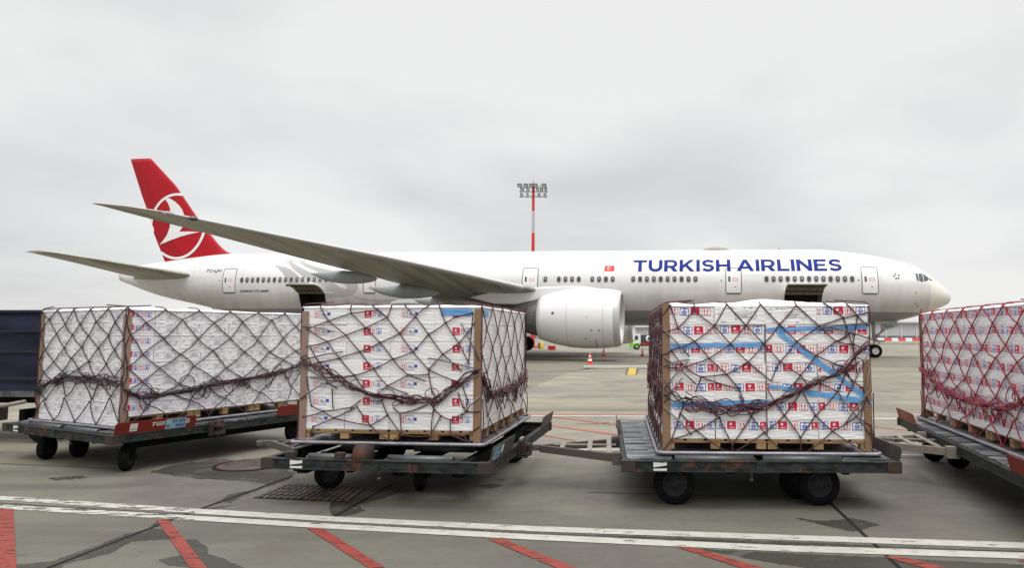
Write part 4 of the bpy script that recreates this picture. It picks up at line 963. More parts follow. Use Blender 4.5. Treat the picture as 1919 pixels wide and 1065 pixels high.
        if txt:
            # outside face read from outside: +x side reads with y increasing, -x side with y falling
            f = (lambda a: y0+a) if sx > 0 else (lambda a: y1-a); L_ = y1-y0
            def tb(s_, a0, b0, a1, b1, bold=.02, shear=0):
                return text_bm(s_, bold, shear, 1.0, None, None, (f(a0), b0, f(a1), b1))
            if txt == 'full':
                on('lettering', M['sticker'], tb('TGS', .43*L_, .07, .60*L_, .125, .03, .3), .001); on('lettering', M['sticker'], tb('G', .86*L_, .06, .91*L_, .125, .04), .001)
                on('sticker', M['sticker'], poly_bm([[(f(.17*L_), .03), (f(.26*L_), .03), (f(.26*L_), .135), (f(.17*L_), .135)]]), .001)
                on('sticker', M['dark'], poly_bm([[(f(.17*L_), .052), (f(.26*L_), .056), (f(.26*L_), .063), (f(.2*L_), .063), (f(.17*L_), .058)]]), .002)
                on('registration_sign', M['sign_blue'], poly_bm([[(f(.60*L_), .005), (f(.865*L_), .005), (f(.865*L_), .15), (f(.60*L_), .15)]]), .003)
                on('sign_lettering', M['sign_text'], tb('IST-APR', .685*L_, .09, .855*L_, .135, .02), .005); on('sign_lettering', M['sign_text'], tb('9020', .73*L_, .022, .85*L_, .068, .02), .005)
                on('sign_patch', M['mint'], poly_bm([[(f(.61*L_), .08), (f(.67*L_), .08), (f(.67*L_), .125), (f(.61*L_), .125)]]), .005); on('sign_patch', M['plate_red'], poly_bm([[(f(.61*L_), .035), (f(.655*L_), .035), (f(.655*L_), .055), (f(.61*L_), .055)]]), .005)
            elif txt == 'TG': on('lettering', M['sticker'], tb('TGS', .66*L_, .06, .9*L_, .12, .03, .3), .001)
            elif txt == 'sign':
                on('registration_sign', M['sign_blue'], poly_bm([[(f(.05*L_), .02), (f(.33*L_), .02), (f(.33*L_), .15), (f(.05*L_), .15)]]), .003); on('sign_lettering', M['sign_text'], tb('IST-APR', .08*L_, .095, .31*L_, .13, .02), .005); on('sign_lettering', M['sign_text'], tb('9021', .12*L_, .04, .28*L_, .075, .02), .005)
                on('sticker', M['sticker'], poly_bm([[(f(.38*L_), .05), (f(.47*L_), .05), (f(.47*L_), .14), (f(.38*L_), .14)]]), .002)
            elif txt == 'faint': on('lettering', mat('faded_letters', (.33, .14, .11), .6), tb('TGS', .30*L_, .06, .62*L_, .12, .03, .3), .001)
    # pull bar on the -x end
    if drawbar:
        Ld = drawbar; by = bar_y
        m = MB(); A = Vector((-w2-Ld, by, .46)); 
        for sy, mt in ((-1, 0), (1, 0)):
            B = Vector((-w2+.02, by+sy*.62, .44)); B0 = A+Vector((.14, sy*.03, 0)); dd = (B-B0).normalized(); n = Vector((-dd.y, dd.x, 0))*.025
            for (p, q_) in ((B0, B),):
                z0, z1 = Vector((0, 0, -.06)), Vector((0, 0, .035)); P8 = [p+n+z0, p-n+z0, q_-n+z0, q_+n+z0, p+n+z1*.6, p-n+z1*.6, q_-n+z1, q_+n+z1]; b0 = len(m.v); m.v += [tuple(v) for v in P8]
                for f_ in ((0, 1, 2, 3), (7, 6, 5, 4), (0, 4, 5, 1), (1, 5, 6, 2), (2, 6, 7, 3), (3, 7, 4, 0)): m.f.append(tuple(b0+i for i in f_)); m.m.append(0); m.sm.append(False)
        for t in (.28, .62, .86):
            m.box((A.x+.14+(Ld-.14)*t, by, .475), (.06, 1.22*t*.98+.02, .022), 1)
        m.tube([(A.x+.3, by, .485), (-w2-.05, by, .485)], .014, 6, 1)
        m.box((A.x+.09, by, .45), (.20, .07, .07)); m.lathe([(-.03, .025), (-.03, .07), (.03, .07), (.03, .025)], (A.x-.04, by, .45), 'z', 16)
        for sy in (-1, 1): m.box((-w2-.03, by+sy*.62, .43), (.14, .10, .14))
        db = m.build('pull_bar', [M[bar], M['bar_grey'] if front_open else M['bar_beige']], o, bevel=.003)
    if hitch:
        m = MB(); m.box((w2+.05, bar_y, .40), (.14, .16, .05)); m.box((w2+.05, bar_y, .50), (.14, .16, .03)); m.tube([(w2+.06, bar_y, .34), (w2+.06, bar_y, .60)], .022, 10); m.box((w2+.01, bar_y, .46), (.06, .22, .2))
        for k in range(7): m.lathe([(-.008, .02), (-.008, .036), (.008, .036), (.008, .02)], (w2+.05, bar_y-.10, .37+k*.028), 'z', 12)
        m.build('coupling', M['steel_rusty'], o)
    m = MB(); m.face([(-w2+.32, -d2-.004, zt-.1), (-w2+.46, -d2-.004, zt-.1), (-w2+.46, -d2-.004, zt-.075), (-w2+.32, -d2-.004, zt-.08)]); m.face([(-w2+.32, -d2-.004, zt-.065), (-w2+.46, -d2-.004, zt-.045), (-w2+.46, -d2-.004, zt-.012), (-w2+.42, -d2-.004, zt-.02), (-w2+.32, -d2-.004, zt-.012)])
    m.build('sticker', M['sticker'], o, fix=False)
    return o
M['rim_dirty'] = mat('rim_dirty', (.022, .022, .023), .7, metal=.1, spec=.2, noise=(9, (.045, .045, .045), .5, .7))
DOL = [
 make_dolly((-6.20, 9.16), 'right', -28, 'dark dolly with a red side plate and blue sign, under the grey printed load', [(1, -1.72, -.62, 'plate_red', .165, 'full'), (1, .75, 1.72, 'plate_red', .165, 'TG')], 1.35, bar='bar_grey', wheels=[(-.78, -1.46, -60, .17), (-.55, -1.14, -60, .17), (1.18, -1.40, -48, .18), (-.85, 1.3, 0, .2), (1.2, 1.3, 0, .2)]),
 make_dolly((-.99, 7.24), 'right', -7.5, 'rusty open front dolly with grey side plates, under the plain white load', [(1, -1.72, -.75, 'plate_grey', .17, 'sign'), (1, .95, 1.72, 'plate_grey', .17, None)], .85, W=2.52, D=3.4, front_open=True, wheels=[(-1.0, -.72, 32, .175), (.12, -.66, -80, .175), (-1.0, 1.2, 10, .175), (.8, 1.2, 10, .175)]),
 make_dolly((.375, 7.39), 'left', -1.5, 'dark dolly with tread plates seen square on, under the load with blue tape', [(-1, .2, 1.70, 'plate_grey', .10, None), (1, -1.74, -.5, 'plate_grey', .15, None)], 1.12, bar_y=-.45, wheels=[(-.87, -1.40, 0, .226), (.69, -1.40, 0, .226), (.55, -1.1, 0, .2), (-.87, 1.35, 0, .226), (.69, 1.35, 0, .226)]),
]
# fourth one: its far-left corner is the one in view
y4 = math.radians(-11); f4 = at(1683, 790, 11.2); R4 = Matrix.Rotation(y4, 3, 'Z'); lw = lambda X, Y: tuple(R4.inverted()@(Vector((X, Y, 0))-Vector((f4.x, f4.y, 0)))+Vector((-1.44, 2.6, 0)))[:2]; nl = Vector((f4.x, f4.y, 0))-R4@Vector((0, 5.2, 0))
DOL.append(make_dolly((nl.x, nl.y), 'left', -11, 'dolly with red side plates and a beige pull bar, under the load with red netting', [(-1, 1.55, 2.55, 'plate_red', .17, 'faint'), (-1, -2.55, -1.82, 'plate_red', .17, None)], 1.25, D=5.2, bar='bar_beige', bar_y=.45, wheels=[lw(5.15, 9.75)+(30, .19), lw(5.08, 10.3)+(30, .19), (-.9, -1.2, 20, .19), (1.0, -1.4, 0, .19), (1.0, 1.3, 0, .19)]))
for o in DOL: print('dolly', [round(v, 2) for v in o.location], [tuple(round(k) for k in proj(o.matrix_basis@Vector(p))) for p in ((-1.44, -1.75, .525), (1.44, -1.75, .525), (1.44, 1.75, .525), (-1.44, 1.75, .525))])
# ------------------------------------------------------------------ loads
def carton_material(name, col, streak):
    m = mat(name, col, .34, coat=.65, rnd=.10, noise=(7, tuple(c*.80 for c in col), .48, .70, (.35, .35, 9)), bump=(7, .8, .018, (.8, .8, 6))); return m
M['carton'] = carton_material('wrapped_white_carton', (.86, .855, .845), 1)
M['carton_lilac'] = carton_material('wrapped_lilac_carton', (.82, .805, .825), 1)
M['film'] = mat('white_sheet', (.80, .80, .80), .35, coat=.4, bump=(5, .6, .03))
M['red_print'] = mat('red_print', (.56, .012, .045), .5, spec=.3, rnd=.12, noise=(14, (.64, .10, .14), .5, .78)); M['red_thin'] = mat('red_thin_print', (.56, .035, .07), .5, noise=(14, (.68, .30, .32), .48, .75))
M['blue_print'] = mat('blue_print', (.03, .05, .42), .5, noise=(14, (.20, .22, .52), .52, .78)); M['white_print'] = mat('white_print', (.72, .70, .70), .5)
M['grey_print'] = mat('grey_print', (.34, .335, .35), .6, noise=(20, (.58, .57, .60), .4, .7))
M['board'] = mat('cardboard_edge', (.20, .122, .07), .7, spec=.2, noise=(2, (.25, .16, .10), .4, .7, (1, 1, .3)), bump=(8, .5, .01, (.5, .5, 9)))
M['board_pale'] = mat('wrapped_cardboard_edge', (.25, .165, .125), .5, coat=.2, bump=(8, .6, .01, (.5, .5, 9)))
M['wood'] = mat('pallet_wood', (.36, .23, .10), .7, noise=(3, (.22, .135, .065), .35, .7, (1, 1, 8)))
M['alu'] = mat('aluminium_sheet', (.27, .265, .29), .4, metal=.5, noise=(5, (.15, .145, .16), .45, .7), bump=(20, .2, .004))
M['rope_dark'] = mat('rope_maroon', (.045, .012, .018), .6, noise=(3, (.09, .02, .03), .4, .65)); M['rope_red'] = mat('rope_red', (.30, .015, .035), .6, noise=(3, (.16, .012, .03), .4, .65)); M['rope_black'] = mat('rope_dark', (.03, .018, .024), .6, noise=(3, (.07, .02, .035), .45, .7))
M['strap'] = mat('grey_strap', (.12, .105, .10), .5, noise=(4, (.22, .20, .20), .4, .7)); M['tape'] = TP_ = mat('blue_tape', (.035, .24, .60), .35, noise=(9, (.22, .50, .78), .42, .62, (.5, 1, 12)))
TP_.node_tree.nodes['Principled BSDF'].inputs['Alpha'].default_value = .82
def mk_block(mb, fn, a, b, w, h):
    sk = random.uniform(-.006, .006)
    mb.face([fn(a, b+sk, .0015), fn(a+w, b, .0015), fn(a+w+sk, b+h, .0015), fn(a+sk, b+h, .0015)], 1)
    c = [(a+w*(.42+.22*math.cos(t)*(1 if k % 2 else .6)), b+h*(.62+.2*math.sin(t)*(1 if k % 2 else .7))) for k, t in enumerate([2*PI*i/9 for i in range(9)])]
    mb.face([fn(x, y, .003) for x, y in c], 4)
    mb.face([fn(a+w*.2, b+h*.16, .003), fn(a+w*.8, b+h*.16, .003), fn(a+w*.8, b+h*.24, .003), fn(a+w*.2, b+h*.24, .003)], 4)
def frame_(mb, fn, a, b, w, h, t, m, off=.0015):
    for q_ in (((a, b), (a+w, b), (a+w, b+t), (a, b+t)), ((a, b+h-t), (a+w, b+h-t), (a+w, b+h), (a, b+h)), ((a, b+t), (a+t, b+t), (a+t, b+h-t), (a, b+h-t)), ((a+w-t, b+t), (a+w, b+t), (a+w, b+h-t), (a+w-t, b+h-t))):
        mb.face([fn(x, y, off) for x, y in q_], m)
def mk_arrows(mb, fn, a, b, w, h, m=2, box=True):
    if box: frame_(mb, fn, a, b, w, h, w*.05, m)
    for k in (.30, .66):
        x = a+w*k; mb.face([fn(x-w*.05, b+h*.24, .002), fn(x+w*.05, b+h*.24, .002), fn(x+w*.05, b+h*.6, .002), fn(x-w*.05, b+h*.6, .002)], m)
        mb.face([fn(x-w*.12, b+h*.6, .002), fn(x+w*.12, b+h*.6, .002), fn(x, b+h*.85, .002)], m)
    mb.face([fn(a+w*.2, b+h*.12, .002), fn(a+w*.8, b+h*.12, .002), fn(a+w*.8, b+h*.18, .002), fn(a+w*.2, b+h*.18, .002)], m)
def mk_blue(mb, fn, a, b, w, h, solid=True):
    frame_(mb, fn, a, b, w, h, w*.07, 3)
    mb.face([fn(a+w*.30, b+h*.80, .002), fn(a+w*.7, b+h*.80, .002), fn(a+w*.62, b+h*.9, .002), fn(a+w*.38, b+h*.9, .002)], 3)
    c = [(a+w*(.5+.26*math.cos(t)), b+h*(.45+.24*math.sin(t)*(1 if k % 2 else .75))) for k, t in enumerate([2*PI*i/10 for i in range(10)])]
    mb.face([fn(x, y, .002) for x, y in c], 3); mb.face([fn(a+w*.42, b+h*.38, .003), fn(a+w*.58, b+h*.38, .003), fn(a+w*.58, b+h*.52, .003), fn(a+w*.42, b+h*.52, .003)], 4)
    mb.face([fn(a+w*.2, b+h*.12, .002), fn(a+w*.8, b+h*.12, .002), fn(a+w*.8, b+h*.17, .002), fn(a+w*.2, b+h*.17, .002)], 3)
def mk_grey(mb, fn, w, h):
    a = w*random.uniform(.32, .42); frame_(mb, fn, a, h*.34, w*.42, h*.34, .006, 5)
    for k in range(3):
        y = h*(.40+.08*k); x1 = a+w*random.uniform(.2, .36); mb.face([fn(a+.02, y, .002), fn(x1, y, .002), fn(x1, y+.008, .002), fn(a+.02, y+.008, .002)], 5)
    frame_(mb, fn, w*.07, h*.5, .035, .035, .006, 5)
    if random.random() < .35: mk_arrows(mb, fn, w*.80, h*.36, .045, .06, 2, False)
    for k in range(5):
        x = w*random.uniform(.05, .8); y = h*random.uniform(.76, .93); l = random.uniform(.02, .07); mb.face([fn(x, y, .002), fn(x+l, y, .002), fn(x+l, y+.011, .002), fn(x, y+.011, .002)], 5)
    for k in range(4):
        x = w*random.uniform(.05, .8); y = h*random.uniform(.06, .30); l = random.uniform(.02, .07); mb.face([fn(x, y, .002), fn(x+l, y, .002), fn(x+l, y+.009, .002), fn(x, y+.009, .002)], 5)
def carton_mesh(w, d, h, style, var, cm):
    mb = MB(); g = .001; mb.box((0, 0, h/2), (w-2*g, d-2*g, h-2*g))
    faces = [(w, lambda a, b, e: (a-w/2, -d/2+g-e, b)), (d, lambda a, b, e: (w/2-g+e, a-d/2, b)), (d, lambda a, b, e: (-w/2+g-e, d/2-a, b)), (w, lambda a, b, e: (w/2-a, d/2-g+e, b))]
    for fi, (fw_, fn) in enumerate(faces):
        if style == 'band':
            x = .008; k = var+fi; mw, mh = .100, .088; first = mw*(.30+.13*var)
            while x < fw_-.03:
                b0 = h-.102+random.uniform(-.006, .006); w_ = min(first or mw*random.uniform(.94, 1.04), fw_-.008-x)
                rot = random.gauss(0, .045); cxr, cyr = x+w_/2, b0+mh/2
                fr = lambda a, b, e, fn=fn, rot=rot, cxr=cxr, cyr=cyr: fn(cxr+(a-cxr)*math.cos(rot)-(b-cyr)*math.sin(rot), min(h-.002, cyr+(a-cxr)*math.sin(rot)+(b-cyr)*math.cos(rot)), e)
                (mk_block, mk_arrows, mk_blue)[k % 3](mb, fr, x, b0, w_, mh*random.uniform(.92, 1.05)); x += w_+.021; k += 1; first = 0
        elif style == 'A' and fi in (0, 3):
            x = fw_*.40; b0 = h*.42; mk_block(mb, fn, x, b0, .085, .082); mk_arrows(mb, fn, x+.087, b0, .06, .082, 1, False); mk_blue(mb, fn, x+.150, b0+.006, .062, .07)
        elif style == 'B' and fi in (0, 3):
            x = fw_*.25; b0 = h*.42; mk_arrows(mb, fn, x, b0, .06, .082, 1); frame_(mb, fn, x+.066, b0, .09, .08, .004, 3)
            mb.face([fn(x+.08, b0+.025, .002), fn(x+.14, b0+.02, .002), fn(x+.145, b0+.035, .002), fn(x+.10, b0+.06, .002)], 5); mb.face([fn(x+.160, b0+.025, .002), fn(x+.195, b0+.025, .002), fn(x+.195, b0+.06, .002), fn(x+.160, b0+.06, .002)], 3)
        elif style == 'grey' : mk_grey(mb, fn, fw_, h)
        elif style == 'cornerband':
            if fi == 1: mk_block(mb, fn, .02, h*.42, .075, .085); mk_blue(mb, fn, .105, h*.45, .07, .07); mk_arrows(mb, fn, .185, h*.4, .07, .085, 1); mk_blue(mb, fn, .265, h*.43, .07, .07)
            else: mk_grey(mb, fn, fw_, h)
    me_o = mb.build('carton', [cm, M['red_print'], M['red_thin'], M['blue_print'], M['white_print'], M['grey_print']], None, bevel=.003, fix=False)
    return me_o
def wavy(t, A): return sum(a*math.sin(f*t+p) for a, f, p in A)
S2 = lambda L_: [[(480+x/2.802, 550+y/2.802) for x, y in p] for p in L_]
S3 = lambda L_: [[(980+x/2.6625, 550+y/2.6625) for x, y in p] for p in L_]
TR2 = S2([[(335, 55), (380, 145), (472, 220), (544, 307), (618, 396), (690, 486), (796, 528)], [(500, 50), (498, 105), (576, 181), (650, 259), (719, 346), (798, 429), (905, 427)], [(610, 50), (687, 128), (754, 210), (824, 308), (905, 400), (1080, 470)],
  [(275, 190), (374, 254), (437, 341), (515, 431), (585, 525)], [(282, 278), (330, 362), (410, 445)], [(780, 48), (836, 124), (905, 215), (980, 320), (1080, 410)], [(960, 50), (995, 155), (1065, 260), (1120, 375)],
  [(262, 190), (380, 145), (498, 105), (640, 88), (687, 128)], [(262, 280), (374, 254), (472, 220), (576, 181), (687, 128), (712, 60)], [(272, 375), (330, 362), (437, 341), (544, 307), (650, 259), (754, 210), (836, 124), (908, 62)],
  [(285, 445), (408, 443), (515, 431), (618, 396), (719, 346), (824, 308), (905, 215), (995, 155), (1050, 122), (1140, 100)], [(620, 540), (690, 486), (798, 429), (890, 460)], [(905, 400), (980, 320), (1065, 260), (1150, 150)], [(905, 400), (925, 520), (940, 545)],
  [(265, 440), (290, 590), (355, 620), (500, 600), (550, 560)], [(400, 500), (405, 610)], [(285, 740), (300, 700), (410, 655), (600, 695), (690, 640), (655, 558)], [(240, 650), (355, 620), (410, 655), (520, 600)], [(525, 590), (600, 695), (700, 790)], [(690, 640), (765, 745), (700, 790)],
  [(755, 632), (765, 745), (920, 750), (1020, 745), (1090, 750), (1180, 700)], [(755, 632), (900, 585)], [(720, 600), (755, 632)], [(935, 585), (920, 750), (880, 805)], [(915, 580), (970, 645), (1020, 665), (1020, 745), (1130, 805)], [(970, 645), (925, 725)], [(1020, 665), (1110, 620), (1190, 620)], [(1080, 470), (1110, 560), (1110, 620)], [(1090, 750), (1120, 805)], [(1060, 520), (1090, 600), (1110, 620)], [(1140, 100), (1115, 370)]])
F3 = [(1262, 563), (1301, 580), (1339, 611), (1369, 645), (1402, 679), (1446, 715), (1470, 735)]
TR3 = [[(1233, 592), (1256, 573), (1270.7, 615.4), (1302, 640), (1329, 672), (1362, 702), (1385, 729), (1395, 752)], [(1301, 572), (1301, 580), (1339, 611), (1369, 645), (1402, 679), (1446, 715)], [(1362, 570), (1398, 610), (1431, 645), (1462, 678), (1500, 704), (1515, 722)],
  [(1425, 570), (1461, 608), (1493, 640), (1529, 667), (1584, 690), (1600, 720)], [(1492, 572), (1535, 611), (1567, 640), (1600, 646), (1628, 655)], [(1545, 568), (1581, 596), (1599, 652), (1605, 700)], [(1587, 570), (1607, 592), (1632, 612)],
  [(1301, 580), (1270.7, 615.4), (1236, 622)], [(1362, 570), (1339, 611), (1302, 640), (1258, 657), (1236, 665)], [(1425, 570), (1398, 610), (1369, 645), (1329, 672), (1284, 688), (1250, 690)], [(1492, 572), (1461, 608), (1431, 645), (1402, 679), (1362, 702), (1314, 707), (1303, 735)],
  [(1632, 585), (1581, 596), (1535, 611), (1493, 640), (1462, 678), (1446, 715)], [(1599, 622), (1567, 640), (1529, 667), (1500, 704), (1478, 728)], [(1258, 657), (1284, 688), (1314, 707), (1385, 729)], [(1607, 592), (1601, 628), (1599, 652)], [(1567, 640), (1585, 632), (1588, 612)]]+S3(
  [[(800, 545), (785, 600), (740, 735)], [(785, 600), (865, 685), (1010, 790)], [(740, 730), (865, 685), (980, 620)], [(895, 545), (980, 620), (1045, 755), (1045, 795)], [(1045, 755), (1140, 615), (1180, 530)], [(1080, 510), (1140, 615), (1205, 695), (1290, 795)], [(1065, 790), (1205, 695), (1305, 610), (1385, 500)],
   [(1225, 490), (1305, 610), (1385, 720), (1385, 795)], [(1385, 720), (1460, 610), (1570, 490), (1610, 400), (1680, 340)], [(1400, 500), (1460, 610), (1545, 690), (1710, 795)], [(1420, 795), (1545, 690), (1665, 615), (1570, 490), (1450, 430)], [(1665, 615), (1735, 660), (1745, 780)], [(1610, 400), (1690, 470), (1735, 560)], [(1665, 615), (1720, 520)], [(690, 795), (740, 730)]])
def make_load(corner, which, yaw, W, L, label, nx, ny, nz, sides, style, net, cinch, cells, base_z=.555, pallets=True, cm='carton', zt=2.175, boards=(), pz=.125, shear=0.0, rope_r=.0068, bump_=.7, skirt_film=False, traced=None, spread=None, hump=0.0):
    yaw_ = math.radians(yaw); c = dolly_centre(corner, yaw_, W, L, which); c.z = base_z
    o = empty('netted_cargo_load', c, yaw_, label=label, cat='cargo load', group='netted pallet loads of white cartons')
    # aluminium base with a thicker rim
    m = MB(); bw, bl = W+.20, L+.22; m.box((0, 0, .008), (bw-.1, bl-.1, .016))
    lp = rrect(-bw/2+.02, -bl/2+.02, bw/2-.02, bl/2-.02, .07, 5); lp.append(lp[0]); m.tube([(a, b, .016) for a, b in lp], .021, 8, 0, True, False)
    m.build('base_sheet', M['alu'], o)
    z0 = .03
    if pallets:
        pw, pd = W/2-.01, L/3-.01
        for i in range(2):
            for j in range(3):
                cx, cy = -W/2+(i+.5)*W/2, -L/2+(j+.5)*L/3; m = MB()
                for k in range(5): m.box((cx-pw/2+pw*(k+.5)/5, cy, z0+pz-.011), (pw/5-.035, pd, .022))
                for k in range(3):
                    m.box((cx, cy-pd/2+.05+(pd-.1)*k/2, z0+pz-.032), (pw, .09, .019))
                    for q_ in range(3): m.box((cx-pw/2+.055+(pw-.11)*q_/2, cy-pd/2+.05+(pd-.1)*k/2, z0+(pz-.04)/2+.006), (.10, .093, pz-.066))
                m.build('wooden_pallet', M['wood'], o)
        z0 += pz
    top = zt-base_z-.012; ch = (top-z0)/nz; cw, cd = W/nx, L/ny
    protos = {}
    def proto(stl, v):
        if (stl, v) not in protos: protos[(stl, v)] = [carton_mesh(cw, cd, ch, stl, v, M[cm]), False]
        return protos[(stl, v)]
    rest = MB()
    for k in range(nz):
        for i in range(nx):
            for j in range(ny):
                P = Vector((-W/2+cw*(i+.5), -L/2+cd*(j+.5)-(.007 if hump and k == nz-1 and j == 0 else 0), z0+ch*k))
                vis = (j == 0) or ('right' in sides and i == nx-1) or ('left' in sides and i == 0)
                if not vis: rest.box(P+Vector((0, 0, ch/2)), (cw-.008, cd-.008, ch-.008)); continue
                stl, v = style(i, j, k); pr = proto(stl, v)
                if not pr[1]: ob = pr[0]; pr[1] = True
                else: ob = pr[0].copy(); COL.objects.link(ob)
                ob.parent = o; ob.location = P+Vector((random.gauss(0, .0025), random.gauss(0, .003), 0)); ob.rotation_euler = (random.gauss(0, .002), random.gauss(0, .002), random.gauss(0, .006))
    if rest.v: tag(rest.build('cartons', M[cm], o, fix=False), kind='stuff')
    # sheet over the top
    m = MB(); n1, n2 = 26, 30; A = [(random.uniform(.004, .011), random.uniform(2, 11), random.uniform(0, 6)) for _ in range(6)]; B = [(random.uniform(.004, .010), random.uniform(2, 9), random.uniform(0, 6)) for _ in range(6)]
    def tz(x, y):
        e = min(1, min(W/2-abs(x), L/2-abs(y))/.12+.0); return top+.012+hump*math.exp(-((x-.1)/.45)**2)*math.exp(-((y+L/2-.25)/.35)**2)*max(0, min(1, e))+(.006+abs(wavy(x*1.3+y*.4, A)+wavy(y-x*.3, B))*bump_)*max(0, e)
    rows = []
    for i in range(n1+1):
        x = -W/2-.008+(W+.016)*i/n1; r = []
        for j in range(n2+1):
            y = -L/2-.008+(L+.016)*j/n2; r.append((x, y, tz(x, y)))
        rows.append(r)
    m.grid(rows, 0, True)
    def skirt(pts, nrm):
        m.grid([[Vector(p) for p in pts], [Vector(p)+Vector(nrm)*.004+Vector((0, 0, -.014-.25*abs(wavy(p[0]*2+p[1]*2, A)))) for p in pts]], 0, True)
    skirt(rows[0], (-1, 0, 0)); skirt(rows[-1], (1, 0, 0)); skirt([r[0] for r in rows], (0, -1, 0)); skirt([r[-1] for r in rows], (0, 1, 0))
    m.build('top_sheet', M['film'], o)
    if skirt_film:
        m = MB(); n = 30; m.grid([[(-W/2+W*i/n, -L/2-.010-.008*math.sin(i*2.3+j*1.7)*(j/5), .03+(z0+.02-.03)*(1-j/5)) for i in range(n+1)] for j in range(6)], 0, True); m.build('film_skirt', M[cm], o, fix=False)
    # cardboard edge boards
    for cx, cy, mk, hz in boards:
        m = MB(); x, y = cx*(W/2+.006), cy*(L/2+.006); t = .008; w_ = .074
        m.box((x-cx*w_/2, y+cy*t/2, hz/2+.02), (w_, t, hz)); m.box((x+cx*t/2, y-cy*w_/2+cy*t, hz/2+.02), (t, w_, hz-.001)); m.build('edge_board', M[mk], o)
    # rope net
    def FM(face, a, z, e):
        return {'front': (a-W/2, -L/2-e, z), 'right': (W/2+e, a-L/2, z), 'left': (-W/2-e, a-L/2, z), 'back': (a-W/2, L/2+e, z)}[face]
    m = MB(); e0 = .016
    def strand(face, p, q_, e=e0, r=rope_r, bow=.011, mt=0):
        n = 4; pts = []; bx, bz = random.gauss(0, bow), random.gauss(0, bow)
        for k in range(n+1):
            t = k/n; s = math.sin(PI*t); a = p[0]+(q_[0]-p[0])*t+bx*s; z = p[1]+(q_[1]-p[1])*t+bz*s-.006*s; pts.append(FM(face, a, z, e+.004*s))
        m.tube(pts, r, 5, mt, True, False)
    for face in ('front', 'right', 'left', 'back'):
        Wf = W if face in ('front', 'back') else L; cwid, chei, sh, tilt = (tuple(cells.get(face, cells['front']))+(0.0,))[:4]; cf = cinch.get(face, cinch['front'])
        vc = lambda a: interp(cf, max(0, min(1, a/Wf)))-base_z+.0
        if traced and face == 'front':
            Mi = (Matrix.Translation(c)@Matrix.Rotation(yaw_, 4, 'Z')).inverted(); C0 = Mi@CAM; cache = {}
            def toface(px, py):
                if (px, py) not in cache:
                    d = Mi.to_3x3()@ray(px, py); t = (-L/2-e0-C0.y)/d.y; q_ = C0+d*t; cache[(px, py)] = (max(-.012, min(W+.012, q_.x+W/2)), max(.03, min(top+.03, q_.z)))
                return cache[(px, py)]
            ends = {}
            for pl_ in traced:
                pts = [toface(*p) for p in pl_]
                for p, q_ in zip(pts[:-1], pts[1:]): strand(face, p, q_, e0, rope_r, .004)
                for p in pts[1:-1]: m.lathe([(-.013, .004), (-.006, .014), (.006, .014), (.013, .004)], FM(face, p[0], p[1], e0), 'z', 6)
                for p in (pts[0], pts[-1]):
                    if p[1] > top-.035: x, y, z = FM(face, p[0], top+.02, e0-.004); m.tube([FM(face, p[0], p[1], e0), (x, y, z-.002), (x, y+.04, z+.02), (x+random.uniform(-.1, .1), y+.35, z+.04)], rope_r, 5)
                    if p[1] < .09: m.tube([FM(face, p[0], p[1], e0), FM(face, p[0]+.01, p[1]-.02, e0+.04), FM(face, p[0]+.015, .0, .085)], rope_r*1.1, 5)
            continue
        nC = max(2, round(Wf/cwid)); cwid = Wf/nC; nodes = {}; R_ = int((top-.35)/(chei/2))+1; r0_ = -2*int(tilt*Wf/chei+1) if tilt else 0
        for r in range(r0_, R_+1):
            for i in range(-2 if r % 2 else -1, nC+3) if tilt else range(-1 if r % 2 else 0, nC+1):
                a = (i+.5*(r % 2))*cwid+sh*r+(random.gauss(0, .028) if r else 0); z = top+.015-r*chei/2-tilt*a+(random.gauss(0, .03) if r else 0)
                a_c = max(-.01, min(Wf+.01, a)); v_ = vc(a_c); nodes[(r, i)] = (a_c, min(top+.015, max(z, v_+random.gauss(0, .02))), z < v_, z > top)
        for (r, i), p in nodes.items():
            for di in ((0, 1) if r % 2 else (-1, 0)):
                q_ = nodes.get((r+1, i+di))
                if q_ is None or (p[2] and q_[2]) or (tilt and p[3] and q_[3]) or abs(p[0]-q_[0])+abs(p[1]-q_[1]) > 1.1: continue
                if abs(p[0]-q_[0])+abs(p[1]-q_[1]) < .03: continue
                strand(face, p, q_)
            if r == 0 and not tilt or tilt and abs(p[1]-top) < .1:                                         # over the top edge
                x, y, z = FM(face, p[0], top+.02, e0-.004); nx_, ny_ = {'front': (0, 1), 'right': (-1, 0), 'left': (1, 0), 'back': (0, -1)}[face]
                m.tube([(x, y, z-.004), (x+nx_*.04, y+ny_*.04, z+.022), (x+nx_*.35+random.uniform(-.1, .1)*abs(ny_), y+ny_*.35+random.uniform(-.1, .1)*abs(nx_), z+.045)], rope_r, 5)
            if not p[2] and 0 < p[0] < Wf: 
                x, y, z = FM(face, p[0], p[1], e0); m.lathe([(-.012, .004), (-.006, .013), (.006, .013), (.012, .004)], (x, y, z), 'z', 6)
        # lower half: from the cinch to rings on the rim
        nL = max(3, round(Wf/(cwid*1.25))); cl = Wf/nL; low = {}
        for r, (fr) in enumerate((1.0, .55, .02)):
            for i in range(-1 if r % 2 else 0, nL+1):
                a = max(0, min(Wf, (i+.5*(r % 2))*cl+(random.gauss(0, .05) if r < 2 else 0))); v_ = vc(a); low[(r, i)] = (a, .03+(v_-.03)*fr+(random.gauss(0, .04) if r == 1 else 0))
        for (r, i), p in low.items():
            for di in ((0, 1) if r % 2 else (-1, 0)):
                q_ = low.get((r+1, i+di))
                if q_: strand(face, p, q_, e0 if r == 0 else e0+.02, rope_r, .03)
            if r == 2:
                x, y, z = FM(face, p[0], p[1], e0+.05); m.tube([FM(face, p[0], p[1]+.01, e0+.02), (x, y, z-.01), FM(face, p[0]+.02, .0, .09)], rope_r*1.1, 5)
    no = m.build('cargo_net', [M[net]], o)
